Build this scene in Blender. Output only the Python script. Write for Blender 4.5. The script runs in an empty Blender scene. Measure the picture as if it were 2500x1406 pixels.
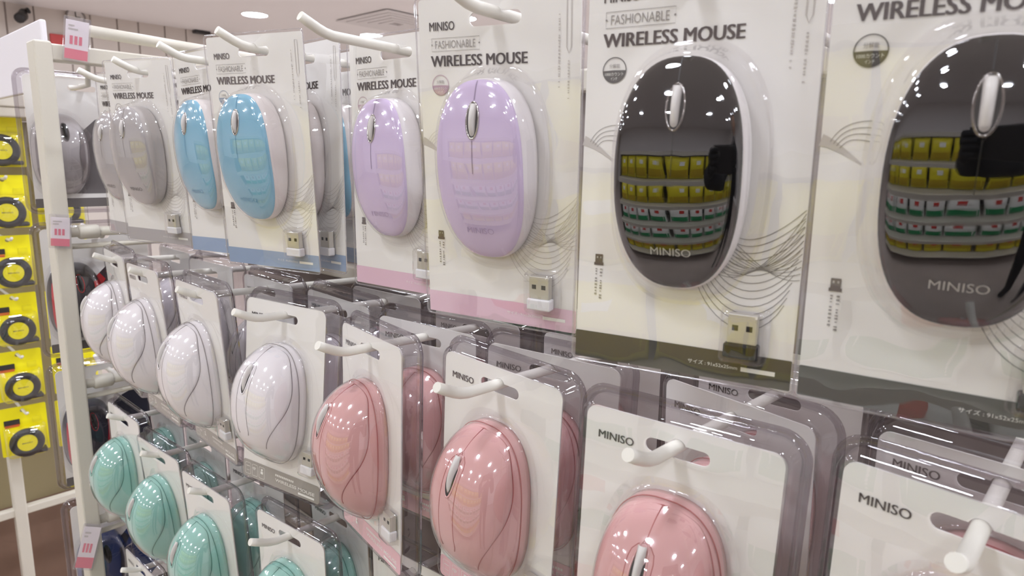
import bpy, bmesh, math, random
from mathutils import Matrix, Vector
random.seed(7)
scene = bpy.context.scene
COL = scene.collection
Z0 = 1.45                      # height of the top row of hook tips above the floor
PI = math.pi

# ------------------------------------------------------------------ camera
F_PX = 1639.18
PSI, TH, RO = 0.746028, 0.186946, 0.020493
cam_d = bpy.data.cameras.new('camera')
cam_d.sensor_fit = 'HORIZONTAL'
cam_d.sensor_width = 36.0
cam_d.lens = F_PX / 2500.0 * 36.0
cam_d.clip_start = 0.01
cam_d.clip_end = 60
cam_d.dof.use_dof = True            # small phone lens: only a trace of blur near and far
cam_d.dof.focus_distance = 0.50
cam_d.dof.aperture_fstop = 16.0
cam = bpy.data.objects.new('camera', cam_d)
COL.objects.link(cam)
CAM_POS = Vector((0.890547, -0.236041, -0.08913 + Z0))
rot = Matrix.Rotation(PSI, 4, 'Z') @ Matrix.Rotation(PI / 2 - TH, 4, 'X') @ Matrix.Rotation(RO, 4, 'Z')
cam.matrix_world = Matrix.Translation(CAM_POS) @ rot
scene.camera = cam

# ------------------------------------------------------------------ light set-up
world = bpy.data.worlds.new('shop_air')
scene.world = world
world.use_nodes = True
world.node_tree.nodes['Background'].inputs[0].default_value = (1.0, 0.97, 0.95, 1)
world.node_tree.nodes['Background'].inputs[1].default_value = 0.25
LAMP_STRENGTH = 91.0
LAMP_COLOR = (0.852, 0.898, 1.0, 1)
CEIL_Z = 1.25 + Z0
vs = scene.view_settings
vs.view_transform = 'Standard'
vs.look = 'None'
vs.gamma = 1.0
vs.use_curve_mapping = False
vs.exposure = -0.06
scene.cycles.transparent_max_bounces = 18
scene.cycles.max_bounces = 6
scene.cycles.diffuse_bounces = 4
scene.cycles.sample_clamp_indirect = 6.0


# ------------------------------------------------------------------ materials
def lin(c):
    c = c / 255.0
    return c / 12.92 if c <= 0.04045 else ((c + 0.055) / 1.055) ** 2.4


def rgb(r, g, b):
    return (lin(r), lin(g), lin(b), 1.0)


def pmat(name, col, rough=0.4, metal=0.0, coat=0.0, ior=1.5, grain=0.0, gscale=200.0):
    m = bpy.data.materials.new(name)
    m.use_nodes = True
    nt = m.node_tree
    b = nt.nodes['Principled BSDF']
    b.inputs['Base Color'].default_value = col
    b.inputs['Roughness'].default_value = rough
    b.inputs['Metallic'].default_value = metal
    b.inputs['IOR'].default_value = ior
    b.inputs['Coat Weight'].default_value = coat
    b.inputs['Coat Roughness'].default_value = 0.03
    if grain > 0:
        tc = nt.nodes.new('ShaderNodeTexCoord')
        n = nt.nodes.new('ShaderNodeTexNoise')
        n.inputs['Scale'].default_value = gscale
        n.inputs['Detail'].default_value = 3
        mx = nt.nodes.new('ShaderNodeMix')
        mx.data_type = 'RGBA'
        mx.inputs[6].default_value = tuple(c * (1 - grain) for c in col[:3]) + (1,)
        mx.inputs[7].default_value = tuple(min(1, c * (1 + grain)) for c in col[:3]) + (1,)
        nt.links.new(tc.outputs['Object'], n.inputs['Vector'])
        nt.links.new(n.outputs['Fac'], mx.inputs[0])
        nt.links.new(mx.outputs[2], b.inputs['Base Color'])
    return m


def clear_mat(name, tint, base=0.05, gain=1.0, rough=0.02, wob=0.12, wscale=45.0, milky=0.0):
    """thin clear sheet: transparent with a Schlick mirror and a little ripple"""
    m = bpy.data.materials.new(name)
    m.use_nodes = True
    nt = m.node_tree
    nt.nodes.clear()
    out = nt.nodes.new('ShaderNodeOutputMaterial')
    tr = nt.nodes.new('ShaderNodeBsdfTransparent')
    tr.inputs[0].default_value = tint
    gl = nt.nodes.new('ShaderNodeBsdfGlossy')
    gl.inputs['Roughness'].default_value = rough if milky > 0 else 0.0
    gl.inputs['Color'].default_value = (1, 1, 1, 1)
    tc = nt.nodes.new('ShaderNodeTexCoord')
    no = nt.nodes.new('ShaderNodeTexNoise')
    no.inputs['Scale'].default_value = wscale
    no.inputs['Detail'].default_value = 1.5
    bp = nt.nodes.new('ShaderNodeBump')
    bp.inputs['Strength'].default_value = wob
    bp.inputs['Distance'].default_value = 0.004
    nt.links.new(tc.outputs['Object'], no.inputs['Vector'])
    nt.links.new(no.outputs['Fac'], bp.inputs['Height'])
    nt.links.new(bp.outputs['Normal'], gl.inputs['Normal'])
    lw = nt.nodes.new('ShaderNodeLayerWeight')
    lw.inputs['Blend'].default_value = 0.5
    nt.links.new(bp.outputs['Normal'], lw.inputs['Normal'])
    pw = nt.nodes.new('ShaderNodeMath')
    pw.operation = 'POWER'
    pw.inputs[1].default_value = 4.5
    nt.links.new(lw.outputs['Facing'], pw.inputs[0])
    ma = nt.nodes.new('ShaderNodeMath')
    ma.operation = 'MULTIPLY_ADD'
    ma.use_clamp = True
    ma.inputs[1].default_value = 0.9 * gain
    ma.inputs[2].default_value = base
    nt.links.new(pw.outputs[0], ma.inputs[0])
    mix = nt.nodes.new('ShaderNodeMixShader')
    nt.links.new(ma.outputs[0], mix.inputs[0])
    src = tr
    if milky > 0:
        df = nt.nodes.new('ShaderNodeBsdfDiffuse')
        df.inputs[0].default_value = (0.8, 0.78, 0.8, 1)
        m2 = nt.nodes.new('ShaderNodeMixShader')
        m2.inputs[0].default_value = milky
        nt.links.new(tr.outputs[0], m2.inputs[1])
        nt.links.new(df.outputs[0], m2.inputs[2])
        src = m2
    nt.links.new(src.outputs[0], mix.inputs[1])
    nt.links.new(gl.outputs[0], mix.inputs[2])
    nt.links.new(mix.outputs[0], out.inputs[0])
    return m


def emit_mat(name, col, s):
    m = bpy.data.materials.new(name)
    m.use_nodes = True
    nt = m.node_tree
    nt.nodes.clear()
    out = nt.nodes.new('ShaderNodeOutputMaterial')
    e = nt.nodes.new('ShaderNodeEmission')
    e.inputs[0].default_value = col
    e.inputs[1].default_value = s
    nt.links.new(e.outputs[0], out.inputs[0])
    return m


M = {}
M['card'] = pmat('white_card', rgb(236, 232, 228), 0.45)
M['ink'] = pmat('grey_brown_ink', rgb(98, 86, 84), 0.5)
M['ink_soft'] = pmat('soft_grey_ink', rgb(150, 143, 138), 0.5)
M['ink_pale'] = pmat('pale_grey_ink', rgb(196, 189, 184), 0.5)
M['ink_wave'] = pmat('wave_ink', rgb(118, 111, 108), 0.5)
M['ink_white'] = pmat('white_ink', rgb(238, 236, 230), 0.5)
M['ink_black'] = pmat('black_ink', rgb(48, 44, 42), 0.5)
M['film'] = clear_mat('clear_film', (0.975, 0.975, 0.97, 1), 0.085, 0.7, 0.02, 0.11, 26)
M['blister'] = clear_mat('clear_blister', (0.965, 0.96, 0.962, 1), 0.075, 0.8, 0.012, 0.03, 45)
M['shell'] = clear_mat('clear_clamshell', (0.74, 0.715, 0.74, 1), 0.075, 0.9, 0.03, 0.10, 80)  # tint darkened to bring in the shaded rack interior behind the walls
M['face'] = clear_mat('clear_clamshell_face', (0.97, 0.97, 0.965, 1), 0.075, 0.7, 0.02, 0.06, 26)
M['steel'] = pmat('usb_steel', rgb(206, 202, 192), 0.35, 0.6)
M['hole'] = pmat('usb_contact_hole', rgb(38, 34, 32), 0.6)
M['cap_white'] = pmat('receiver_white_plastic', rgb(228, 226, 226), 0.3)
M['cap_black'] = pmat('receiver_black_plastic', rgb(36, 36, 38), 0.2)
M['chrome'] = pmat('bezel_chrome', rgb(205, 203, 200), 0.08, 1.0)
M['chrome_dark'] = pmat('bezel_dark_chrome', rgb(150, 146, 142), 0.08, 1.0)
M['wheel'] = pmat('scroll_wheel_grey', rgb(205, 200, 196), 0.3)
M['rack'] = pmat('white_powder_coat', rgb(212, 206, 192), 0.42, grain=0.02, gscale=400)
M['hook'] = pmat('white_hook_coat', rgb(226, 222, 212), 0.35)
M['panel'] = pmat('taupe_back_panel', rgb(128, 116, 112), 0.6, grain=0.05, gscale=30)  # taupe carries the shadow in the gaps between the packs
M['tag_paper'] = pmat('price_tag_paper', rgb(236, 228, 230), 0.5)
M['tag_pink'] = pmat('price_tag_pink', rgb(226, 122, 140), 0.5)
M['rim'] = clear_mat('clear_welded_rim', (0.86, 0.845, 0.86, 1), 0.10, 0.9, 0.04, 0.05, 90, 0.10)
M['tag_clear'] = clear_mat('tag_clear_sleeve', (0.93, 0.92, 0.94, 1), 0.06, 0.8, 0.05, 0.05, 40, 0.06)


# ------------------------------------------------------------------ mesh helpers
def new_mesh(name, verts, faces, mat=None, smooth=False):
    me = bpy.data.meshes.new(name)
    me.from_pydata([tuple(v) for v in verts], [], faces)
    if mat:
        me.materials.append(mat)
    if smooth:
        for p in me.polygons:
            p.use_smooth = True
    me.update()
    return me


def fix_normals(me):
    bm = bmesh.new()
    bm.from_mesh(me)
    bmesh.ops.recalc_face_normals(bm, faces=bm.faces)
    bm.to_mesh(me)
    bm.free()
    return me


def obj(name, me, parent=None, mw=None):
    o = bpy.data.objects.new(name, me)
    COL.objects.link(o)
    if parent is not None:
        o.parent = parent
    if mw is not None:
        o.matrix_world = mw
    return o


def empty(name, loc=(0, 0, 0)):
    o = bpy.data.objects.new(name, None)
    o.empty_display_size = 0.02
    COL.objects.link(o)
    o.location = loc
    return o


def tag(o, label=None, cat=None, group=None, kind=None):
    if label:
        o['label'] = label
    if cat:
        o['category'] = cat
    if group:
        o['group'] = group
    if kind:
        o['kind'] = kind
    return o


def boxgeo(x0, x1, y0, y1, z0, z1):
    v = [(x0, y0, z0), (x1, y0, z0), (x1, y1, z0), (x0, y1, z0), (x0, y0, z1), (x1, y0, z1), (x1, y1, z1), (x0, y1, z1)]
    f = [(0, 3, 2, 1), (4, 5, 6, 7), (0, 1, 5, 4), (1, 2, 6, 5), (2, 3, 7, 6), (3, 0, 4, 7)]
    return v, f


def join(*gs):
    V, Fc = [], []
    for v, f in gs:
        n = len(V)
        V += list(v)
        Fc += [tuple(i + n for i in q) for q in f]
    return V, Fc


def bevbox(name, x0, x1, y0, y1, z0, z1, r, mat, seg=2):
    v, f = boxgeo(x0, x1, y0, y1, z0, z1)
    bm = bmesh.new()
    bv = [bm.verts.new(q) for q in v]
    for q in f:
        bm.faces.new([bv[i] for i in q])
    bmesh.ops.bevel(bm, geom=list(bm.edges), offset=r, segments=seg, profile=0.5, affect='EDGES')
    me = bpy.data.meshes.new(name)
    bm.to_mesh(me)
    bm.free()
    me.materials.append(mat)
    return me


def tubegeo(pts, r, seg=10, caps=True, closed=False):
    pts = [Vector(p) for p in pts]
    n = len(pts)
    rad = r if isinstance(r, (list, tuple)) else [r] * n
    V, Fc = [], []
    up = None
    for i, p in enumerate(pts):
        a = pts[(i - 1) % n] if (i > 0 or closed) else p
        b = pts[(i + 1) % n] if (i < n - 1 or closed) else p
        t = (b - a)
        if t.length < 1e-9:
            t = Vector((0, 0, 1))
        t.normalize()
        if up is None:
            up = Vector((0, 0, 1)) if abs(t.z) < 0.9 else Vector((1, 0, 0))
        s = t.cross(up)
        if s.length < 1e-6:
            s = t.orthogonal()
        s.normalize()
        up = s.cross(t).normalized()
        for k in range(seg):
            an = 2 * PI * k / seg
            V.append(p + (s * math.cos(an) + up * math.sin(an)) * rad[i])
    m = n if closed else n - 1
    for i in range(m):
        for k in range(seg):
            j = (i + 1) % n
            Fc.append((i * seg + k, i * seg + (k + 1) % seg, j * seg + (k + 1) % seg, j * seg + k))
    if caps and not closed:
        Fc.append(tuple(range(seg))[::-1])
        Fc.append(tuple((n - 1) * seg + k for k in range(seg)))
    return V, Fc


def rrect(w, h, r, cx=0, cy=0, seg=6):
    P = []
    for sx, sy, a0 in ((1, 1, 0), (-1, 1, 90), (-1, -1, 180), (1, -1, 270)):
        for k in range(seg + 1):
            a = math.radians(a0 + 90.0 * k / seg)
            P.append((cx + sx * (w / 2 - r) + r * math.cos(a), cy + sy * (h / 2 - r) + r * math.sin(a)))
    return P


def circle(r, cx=0, cy=0, seg=32, a0=0, a1=360):
    n = seg if a1 - a0 >= 360 else seg + 1
    return [(cx + r * math.cos(math.radians(a0 + (a1 - a0) * k / seg)), cy + r * math.sin(math.radians(a0 + (a1 - a0) * k / seg))) for k in range(n)]


def curve_mesh(loops, depth):
    """filled 2D outline with holes -> verts (x, y, z), faces"""
    cu = bpy.data.curves.new('outline', 'CURVE')
    cu.dimensions = '2D'
    cu.fill_mode = 'BOTH'
    cu.extrude = depth / 2
    for L in loops:
        s = cu.splines.new('POLY')
        s.points.add(len(L) - 1)
        for q, p in zip(s.points, L):
            q.co = (p[0], p[1], 0, 1)
        s.use_cyclic_u = True
    o = bpy.data.objects.new('outline', cu)
    COL.objects.link(o)
    dg = bpy.context.evaluated_depsgraph_get()
    me = bpy.data.meshes.new_from_object(o.evaluated_get(dg))
    V = [tuple(v.co) for v in me.vertices]
    Fc = [tuple(p.vertices) for p in me.polygons]
    bpy.data.objects.remove(o)
    bpy.data.curves.remove(cu)
    bpy.data.meshes.remove(me)
    return V, Fc


B0 = 0.0105     # hang point below the card top


def flat(name, loops, off, mat, depth=0.0):
    """print or sheet in card coordinates (a, b in metres, b down from the card top) at 'off' in front of the card"""
    V, Fc = curve_mesh([[(a, B0 - b) for a, b in L] for L in loops], depth)
    if depth == 0.0:
        V = [(x, -off, y) for x, y, z in V]
    else:
        V = [(x, -off - z, y) for x, y, z in V]
    me = new_mesh(name, V, Fc, mat)
    bm = bmesh.new()
    bm.from_mesh(me)
    bmesh.ops.remove_doubles(bm, verts=bm.verts, dist=1e-7)
    bm.to_mesh(me)
    bm.free()
    return me


def text_geo(s, x0, x1, yb, h, bold=0.0):
    """lettering fitted to x0..x1, baseline yb, cap height h (in-plane coordinates)"""
    cu = bpy.data.curves.new('text', 'FONT')
    cu.body = s
    cu.resolution_u = 3
    cu.offset = bold
    o = bpy.data.objects.new('text', cu)
    COL.objects.link(o)
    dg = bpy.context.evaluated_depsgraph_get()
    me = bpy.data.meshes.new_from_object(o.evaluated_get(dg))
    V = [v.co.copy() for v in me.vertices]
    Fc = [tuple(p.vertices) for p in me.polygons]
    bpy.data.objects.remove(o)
    bpy.data.curves.remove(cu)
    bpy.data.meshes.remove(me)
    xs = [v.x for v in V]
    a, b = min(xs), max(xs)
    ys = [v.y for v in V]
    lo, hi = min(ys), max(ys)
    return [(x0 + (v.x - a) / (b - a) * (x1 - x0), yb + (v.y - lo) / (hi - lo) * h) for v in V], Fc


def text(name, s, a0, a1, b_base, h, mat, off=0.0004, bold=0.0, fat=0.0):
    P, Fc = text_geo(s, a0, a1 - fat, 0, h, bold)
    if fat:                                   # heavier strokes: the same letters set three times, a hair apart
        P, Fc = join((P, Fc), ([(x + fat / 2, y) for x, y in P], Fc), ([(x + fat, y) for x, y in P], Fc))
    return new_mesh(name, [(x, -off, B0 - b_base + y) for x, y in P], Fc, mat)


def strip(pts, w):
    """flat ribbon in card coordinates"""
    V, Fc = [], []
    n = len(pts)
    for i, (x, y) in enumerate(pts):
        x0, y0 = pts[max(i - 1, 0)]
        x1, y1 = pts[min(i + 1, n - 1)]
        dx, dy = x1 - x0, y1 - y0
        l = math.hypot(dx, dy) or 1
        ww = w[i] if isinstance(w, list) else w
        V += [(x - dy / l * ww / 2, y + dx / l * ww / 2), (x + dy / l * ww / 2, y - dx / l * ww / 2)]
    for i in range(n - 1):
        Fc.append((2 * i, 2 * i + 1, 2 * i + 3, 2 * i + 2))
    return V, Fc


def flatgeo(name, geo, mat, off=0.0004):
    V, Fc = geo
    return new_mesh(name, [(a, -off, B0 - b) for a, b in V], Fc, mat)


def bez(p0, p1, p2, p3, n=14):
    o = []
    for i in range(n + 1):
        t = i / n
        o.append(tuple((1 - t) ** 3 * p0[k] + 3 * (1 - t) ** 2 * t * p1[k] + 3 * (1 - t) * t * t * p2[k] + t ** 3 * p3[k] for k in (0, 1)))
    return o


def lerp(a, b, t):
    return a + (b - a) * t


def prof(keys, v):
    """smooth interpolation through (v, value) keys"""
    if v <= keys[0][0]:
        return keys[0][1]
    for (a, fa), (b, fb) in zip(keys, keys[1:]):
        if v <= b:
            t = (v - a) / (b - a)
            t = t * t * (3 - 2 * t)
            return lerp(fa, fb, t)
    return keys[-1][1]


def mmrect(x0, y0, x1, y1):
    return [(x0, y0), (x1, y0), (x1, y1), (x0, y1)]


# euro slot: stadium with a round bump on its upper edge where the hook sits
def euro_slot(half=0.0165, hh=0.0036, b=0.0126, rb=0.0043, bb=0.0105):
    P = []
    for k in range(9):
        a = math.radians(-90 + 180 * k / 8)
        P.append((half - hh + hh * math.cos(a), b + hh * math.sin(a)))      # right end, top -> bottom
    for k in range(9):
        a = math.radians(90 + 180 * k / 8)
        P.append((-half + hh + hh * math.cos(a), b + hh * math.sin(a)))     # left end, bottom -> top
    top = b - hh
    c = max(-1, min(1, (bb - top) / rb))
    x = rb * math.sqrt(max(0, 1 - c * c))
    a0 = math.atan2(top - bb, -x)
    a1 = math.atan2(top - bb, x)
    if a0 > 0:
        a0 -= 2 * PI
    n = 10
    for k in range(n + 1):
        a = lerp(a0, a1, k / n)
        P.append((rb * math.cos(a), bb + rb * math.sin(a)))
    return P


# ------------------------------------------------------------------ mouse shapes
class Oval:
    """flat oval mouse: coloured cover on a pale body; card coordinates, height h off the card"""
    W, L, N, bc = 0.0272, 0.0490, 2.45, 0.0940

    def rim(s, v):
        return 0.0212 - 0.00375 * v - 0.00560 * v * v

    def r(s, x, v):
        return (abs(x / s.W) ** s.N + abs(v) ** s.N) ** (1 / s.N)

    def h(s, x, v):
        r = min(1, s.r(x, v))
        return s.rim(v) + 0.0046 * (1 - r ** 2.4) - 0.0012 * max(0, (r - 0.93) / 0.07) ** 2

    def to(s, x, v, h):
        return (x, -h, B0 - (s.bc + v * s.L))


class Bulb:
    """rounder mouse of the clamshell packs"""
    W, L, N, bc = 0.0312, 0.0525, 2.65, 0.0865

    def H(s, v):
        return 0.0408 - 0.00275 * v - 0.01505 * v * v

    def r(s, x, v):
        return (abs(x / s.W) ** s.N + abs(v) ** s.N) ** (1 / s.N)

    def h(s, x, v):
        r = min(1, s.r(x, v))
        return s.H(v) * max(0.0, 1 - r ** 4.0) ** 0.5 * (1 - 0.10 * (x / s.W) ** 2)

    def to(s, x, v, h):
        return (x, -h, B0 - (s.bc + v * s.L))


def conform(geo, sh, mat, name, lift=0.0002):
    """print laid on the mouse surface; geo in card coordinates"""
    V, Fc = geo
    out = []
    for a, b in V:
        v = (b - sh.bc) / sh.L
        out.append(sh.to(a, v, sh.h(a, v) + lift))
    return new_mesh(name, out, Fc, mat)


def se(N, th):
    c, s_ = math.cos(th), math.sin(th)
    return math.copysign(abs(c) ** (2 / N), c), math.copysign(abs(s_) ** (2 / N), s_)


def oval_cover(mat, seg=72, rings=12):
    sh = Oval()
    V, Fc = [sh.to(0, 0, sh.h(0, 0))], []
    rs = [math.sin(PI / 2 * (k + 1) / rings) for k in range(rings)]
    for r in rs:
        for k in range(seg):
            cx, cv = se(sh.N, 2 * PI * k / seg)
            x, v = cx * sh.W * r, cv * r
            V.append(sh.to(x, v, sh.h(x, v)))
    for k in range(seg):                     # skirt
        cx, cv = se(sh.N, 2 * PI * k / seg)
        x, v = cx * sh.W, cv
        V.append(sh.to(x * 1.004, v * 1.003, sh.h(x, v) - 0.0012))
    nr = rings + 1
    for k in range(seg):
        Fc.append((0, 1 + k, 1 + (k + 1) % seg))
    for i in range(nr - 1):
        for k in range(seg):
            a, b = 1 + i * seg, 1 + (i + 1) * seg
            Fc.append((a + k, b + k, b + (k + 1) % seg, a + (k + 1) % seg))
    return fix_normals(new_mesh('top_cover', V, Fc, mat, True))


def oval_body(mat, seg=64):
    sh = Oval()
    V, Fc = [], []
    lev = [(0.0006, 0.972), (0.0028, 1.02), (0.007, 1.03), (None, 1.025), ('r', 1.006), ('i', 0.97)]
    for lv, sc in lev:
        for k in range(seg):
            cx, cv = se(sh.N, 2 * PI * k / seg)
            x, v = cx * sh.W * sc, cv * lerp(1, sc, 0.7)
            rim = sh.h(cx * sh.W, cv)
            hh = {None: rim * 0.62, 'r': rim - 0.0014, 'i': rim - 0.0008}.get(lv, lv) if not isinstance(lv, float) else min(lv, rim * 0.5)
            V.append(sh.to(x, v, hh))
    for i in range(len(lev) - 1):
        for k in range(seg):
            Fc.append((i * seg + k, i * seg + (k + 1) % seg, (i + 1) * seg + (k + 1) % seg, (i + 1) * seg + k))
    Fc.append(tuple(range(seg)))
    return fix_normals(new_mesh('mouse_body', V, Fc, mat, True))


def oval_blister(mat, seg=64, rings=8):
    sh = Oval()
    V, Fc = [sh.to(0, 0, sh.h(0, 0) + 0.0012)], []
    for j in range(rings):
        r = math.sin(PI / 2 * (j + 1) / rings)
        for k in range(seg):
            cx, cv = se(2.5, 2 * PI * k / seg)
            x, v = cx * sh.W * r, cv * r
            g = 1.0 + 0.05 * r ** 4
            V.append(sh.to(x * g, v * (1 + 0.03 * r ** 4), sh.h(x, v) + 0.0013 - 0.001 * r ** 8))
    for f, sc, sl in ((0.80, 1.105, 1.06), (0.45, 1.17, 1.10), (0.10, 1.235, 1.14), (0.03, 1.27, 1.16), (0.02, 1.33, 1.19)):
        for k in range(seg):
            cx, cv = se(2.5, 2 * PI * k / seg)
            V.append(sh.to(cx * sh.W * sc, cv * sl, max(0.0011, sh.h(cx * sh.W, cv) * f)))
    nr = rings + 5
    for k in range(seg):
        Fc.append((0, 1 + k, 1 + (k + 1) % seg))
    for i in range(nr - 1):
        for k in range(seg):
            a, b = 1 + i * seg, 1 + (i + 1) * seg
            Fc.append((a + k, b + k, b + (k + 1) % seg, a + (k + 1) % seg))
    return fix_normals(new_mesh('clear_blister', V, Fc, mat, True))


def bulb_dome(name, mat, gw=0.0, gl=0.0, gh=0.0, seg=72, rings=18, flare=None):
    sh = Bulb()
    V, Fc = [sh.to(0, 0, sh.h(0, 0) + gh)], []
    for j in range(rings):
        t = (j + 1) / rings
        r = 1 - (1 - t) ** 1.9
        if j == rings - 1:
            r = 1.0
        for k in range(seg):
            cx, cv = se(sh.N, 2 * PI * k / seg)
            x, v = cx * sh.W * r, cv * r
            hh = sh.h(x, v)
            if r < 1:
                hh = max(hh + gh * (1 - r ** 6), 0.0022)
            else:
                hh = 0.0006 if flare is None else 0.0022
            V.append(sh.to(x * (1 + gw / sh.W), v * (1 + gl / sh.L), hh))
    nr = rings
    if flare:
        for sc, hh in flare:
            for k in range(seg):
                cx, cv = se(sh.N, 2 * PI * k / seg)
                V.append(sh.to(cx * (sh.W + gw + sc), cv * (1 + (gl + sc) / sh.L), hh))
            nr += 1
    for k in range(seg):
        Fc.append((0, 1 + k, 1 + (k + 1) % seg))
    for i in range(nr - 1):
        for k in range(seg):
            a, b = 1 + i * seg, 1 + (i + 1) * seg
            Fc.append((a + k, b + k, b + (k + 1) % seg, a + (k + 1) % seg))
    if not flare:
        Fc.append(tuple(1 + (nr - 1) * seg + k for k in range(seg)))
    return fix_normals(new_mesh(name, V, Fc, mat, True))


SEAM = [(0.0, -0.962), (0.0098, -0.942), (0.0168, -0.885), (0.0220, -0.78), (0.0260, -0.62), (0.0286, -0.42), (0.0294, -0.20), (0.0282, 0.02), (0.0248, 0.22), (0.0204, 0.40), (0.0168, 0.55), (0.0145, 0.68)]


def catmull(keys, n):
    out = []
    m = len(keys) - 1
    for i in range(n + 1):
        t = i / n * m
        k = min(int(t), m - 1)
        f = t - k
        p1, p2 = keys[k], keys[k + 1]
        p0 = keys[k - 1] if k > 0 else (2 * p1[0] - p2[0], 2 * p1[1] - p2[1])
        p3 = keys[k + 2] if k + 2 <= m else (2 * p2[0] - p1[0], 2 * p2[1] - p1[1])
        out.append(tuple(0.5 * (2 * p1[q] + (p2[q] - p0[q]) * f + (2 * p0[q] - 5 * p1[q] + 4 * p2[q] - p3[q]) * f * f + (3 * p1[q] - p0[q] - 3 * p2[q] + p3[q]) * f ** 3) for q in (0, 1)))
    return out


SEAM_F = catmull(SEAM, 60)


def bulb_normal(sh, x, v):
    e = 1e-4
    p = Vector(sh.to(x, v, sh.h(x, v)))
    px = Vector(sh.to(x + e, v, sh.h(x + e, v)))
    pv = Vector(sh.to(x, v + e / sh.L, sh.h(x, v + e / sh.L)))
    n = (px - p).cross(pv - p)
    if n.length < 1e-12:
        return p, Vector((0, -1, 0))
    n.normalize()
    if n.y > 0:
        n = -n
    return p, n


def bulb_top(mat, nu=26):
    """raised upper shell bounded by the S-shaped seams"""
    sh = Bulb()
    V, Fc = [], []
    rows = SEAM_F[1:]
    for j, (w, v) in enumerate(rows):
        dl = prof([(-0.962, 0.0006), (-0.85, 0.0009), (0.2, 0.0009), (0.5, 0.0004), (0.68, -0.0004)], v)
        for i in range(nu + 1):
            u = math.sin(PI / 2 * lerp(-1, 1, i / nu))
            p, n = bulb_normal(sh, u * w, v)
            edge = -0.0008 if i in (0, nu) or j == 0 else (dl if 1 < i < nu - 1 else dl * 0.7)
            V.append(p + n * edge)
    for j in range(len(rows) - 1):
        for i in range(nu):
            a = j * (nu + 1) + i
            Fc.append((a, a + 1, a + nu + 2, a + nu + 1))
    return fix_normals(new_mesh('top_shell', V, Fc, mat, True))


def bulb_line(pts, mat, name, rad=0.00028, closed=False, lift=0.0):
    """fine line following the mouse surface; pts in (x, v)"""
    sh = Bulb()
    P = []
    for x, v in pts:
        p, n = bulb_normal(sh, x, v)
        P.append(p + n * lift)
    return new_mesh(name, *tubegeo(P, rad, 5, closed=closed), mat, True)


def wheel_parts(sh, bc, half_l, half_w, rise, bez_mat, wheel_mat, hole_mat, parent_sub):
    """bezel ring, dark well and the wheel itself"""
    vc = (bc - sh.bc) / sh.L
    ring = []
    for k in range(32):
        a = 2 * PI * k / 32
        x = half_w * 1.25 * math.cos(a)
        v = vc + half_l * 1.08 * math.sin(a) / sh.L
        ring.append(sh.to(x, v, sh.h(x, v) + 0.0002))
    g = tubegeo(ring, 0.00058, 6, closed=True)
    parent_sub.append(('wheel_bezel', new_mesh('wheel_bezel', *g, bez_mat, True)))
    V = [sh.to(0, vc, sh.h(0, vc) + 0.00025)]
    for k in range(32):
        a = 2 * PI * k / 32
        x = half_w * 1.2 * math.cos(a)
        v = vc + half_l * 1.04 * math.sin(a) / sh.L
        V.append(sh.to(x, v, sh.h(x, v) + 0.0003))
    Fc = [(0, 1 + k, 1 + (k + 1) % 32) for k in range(32)]
    parent_sub.append(('wheel_well', new_mesh('wheel_well', V, Fc, hole_mat)))
    V, Fc = [], []
    R = (half_l ** 2 + rise ** 2) / (2 * rise)
    amax = math.asin(min(1, half_l / R))
    n, m = 16, 10
    h0 = sh.h(0, vc)
    hf = sh.h(0, vc - half_l / sh.L)
    hb = sh.h(0, vc + half_l / sh.L)
    for i in range(n + 1):
        a = lerp(-amax, amax, i / n)
        ll = R * math.sin(a)
        hh = R * math.cos(a) - (R - rise)
        base = lerp(hf, hb, (ll / half_l + 1) / 2)
        base = lerp(base, h0, 0.5)
        for k in range(m + 1):
            t = lerp(-1, 1, k / m)
            w = half_w * 0.72
            V.append(sh.to(w * t, vc + ll / sh.L, base + (hh + 0.0003) * (1 - abs(t) ** 3.2) - 0.0004 * abs(t)))
    for i in range(n):
        for k in range(m):
            a = i * (m + 1) + k
            Fc.append((a, a + 1, a + m + 2, a + m + 1))
    parent_sub.append(('scroll_wheel', fix_normals(new_mesh('scroll_wheel', V, Fc, wheel_mat, True))))


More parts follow.
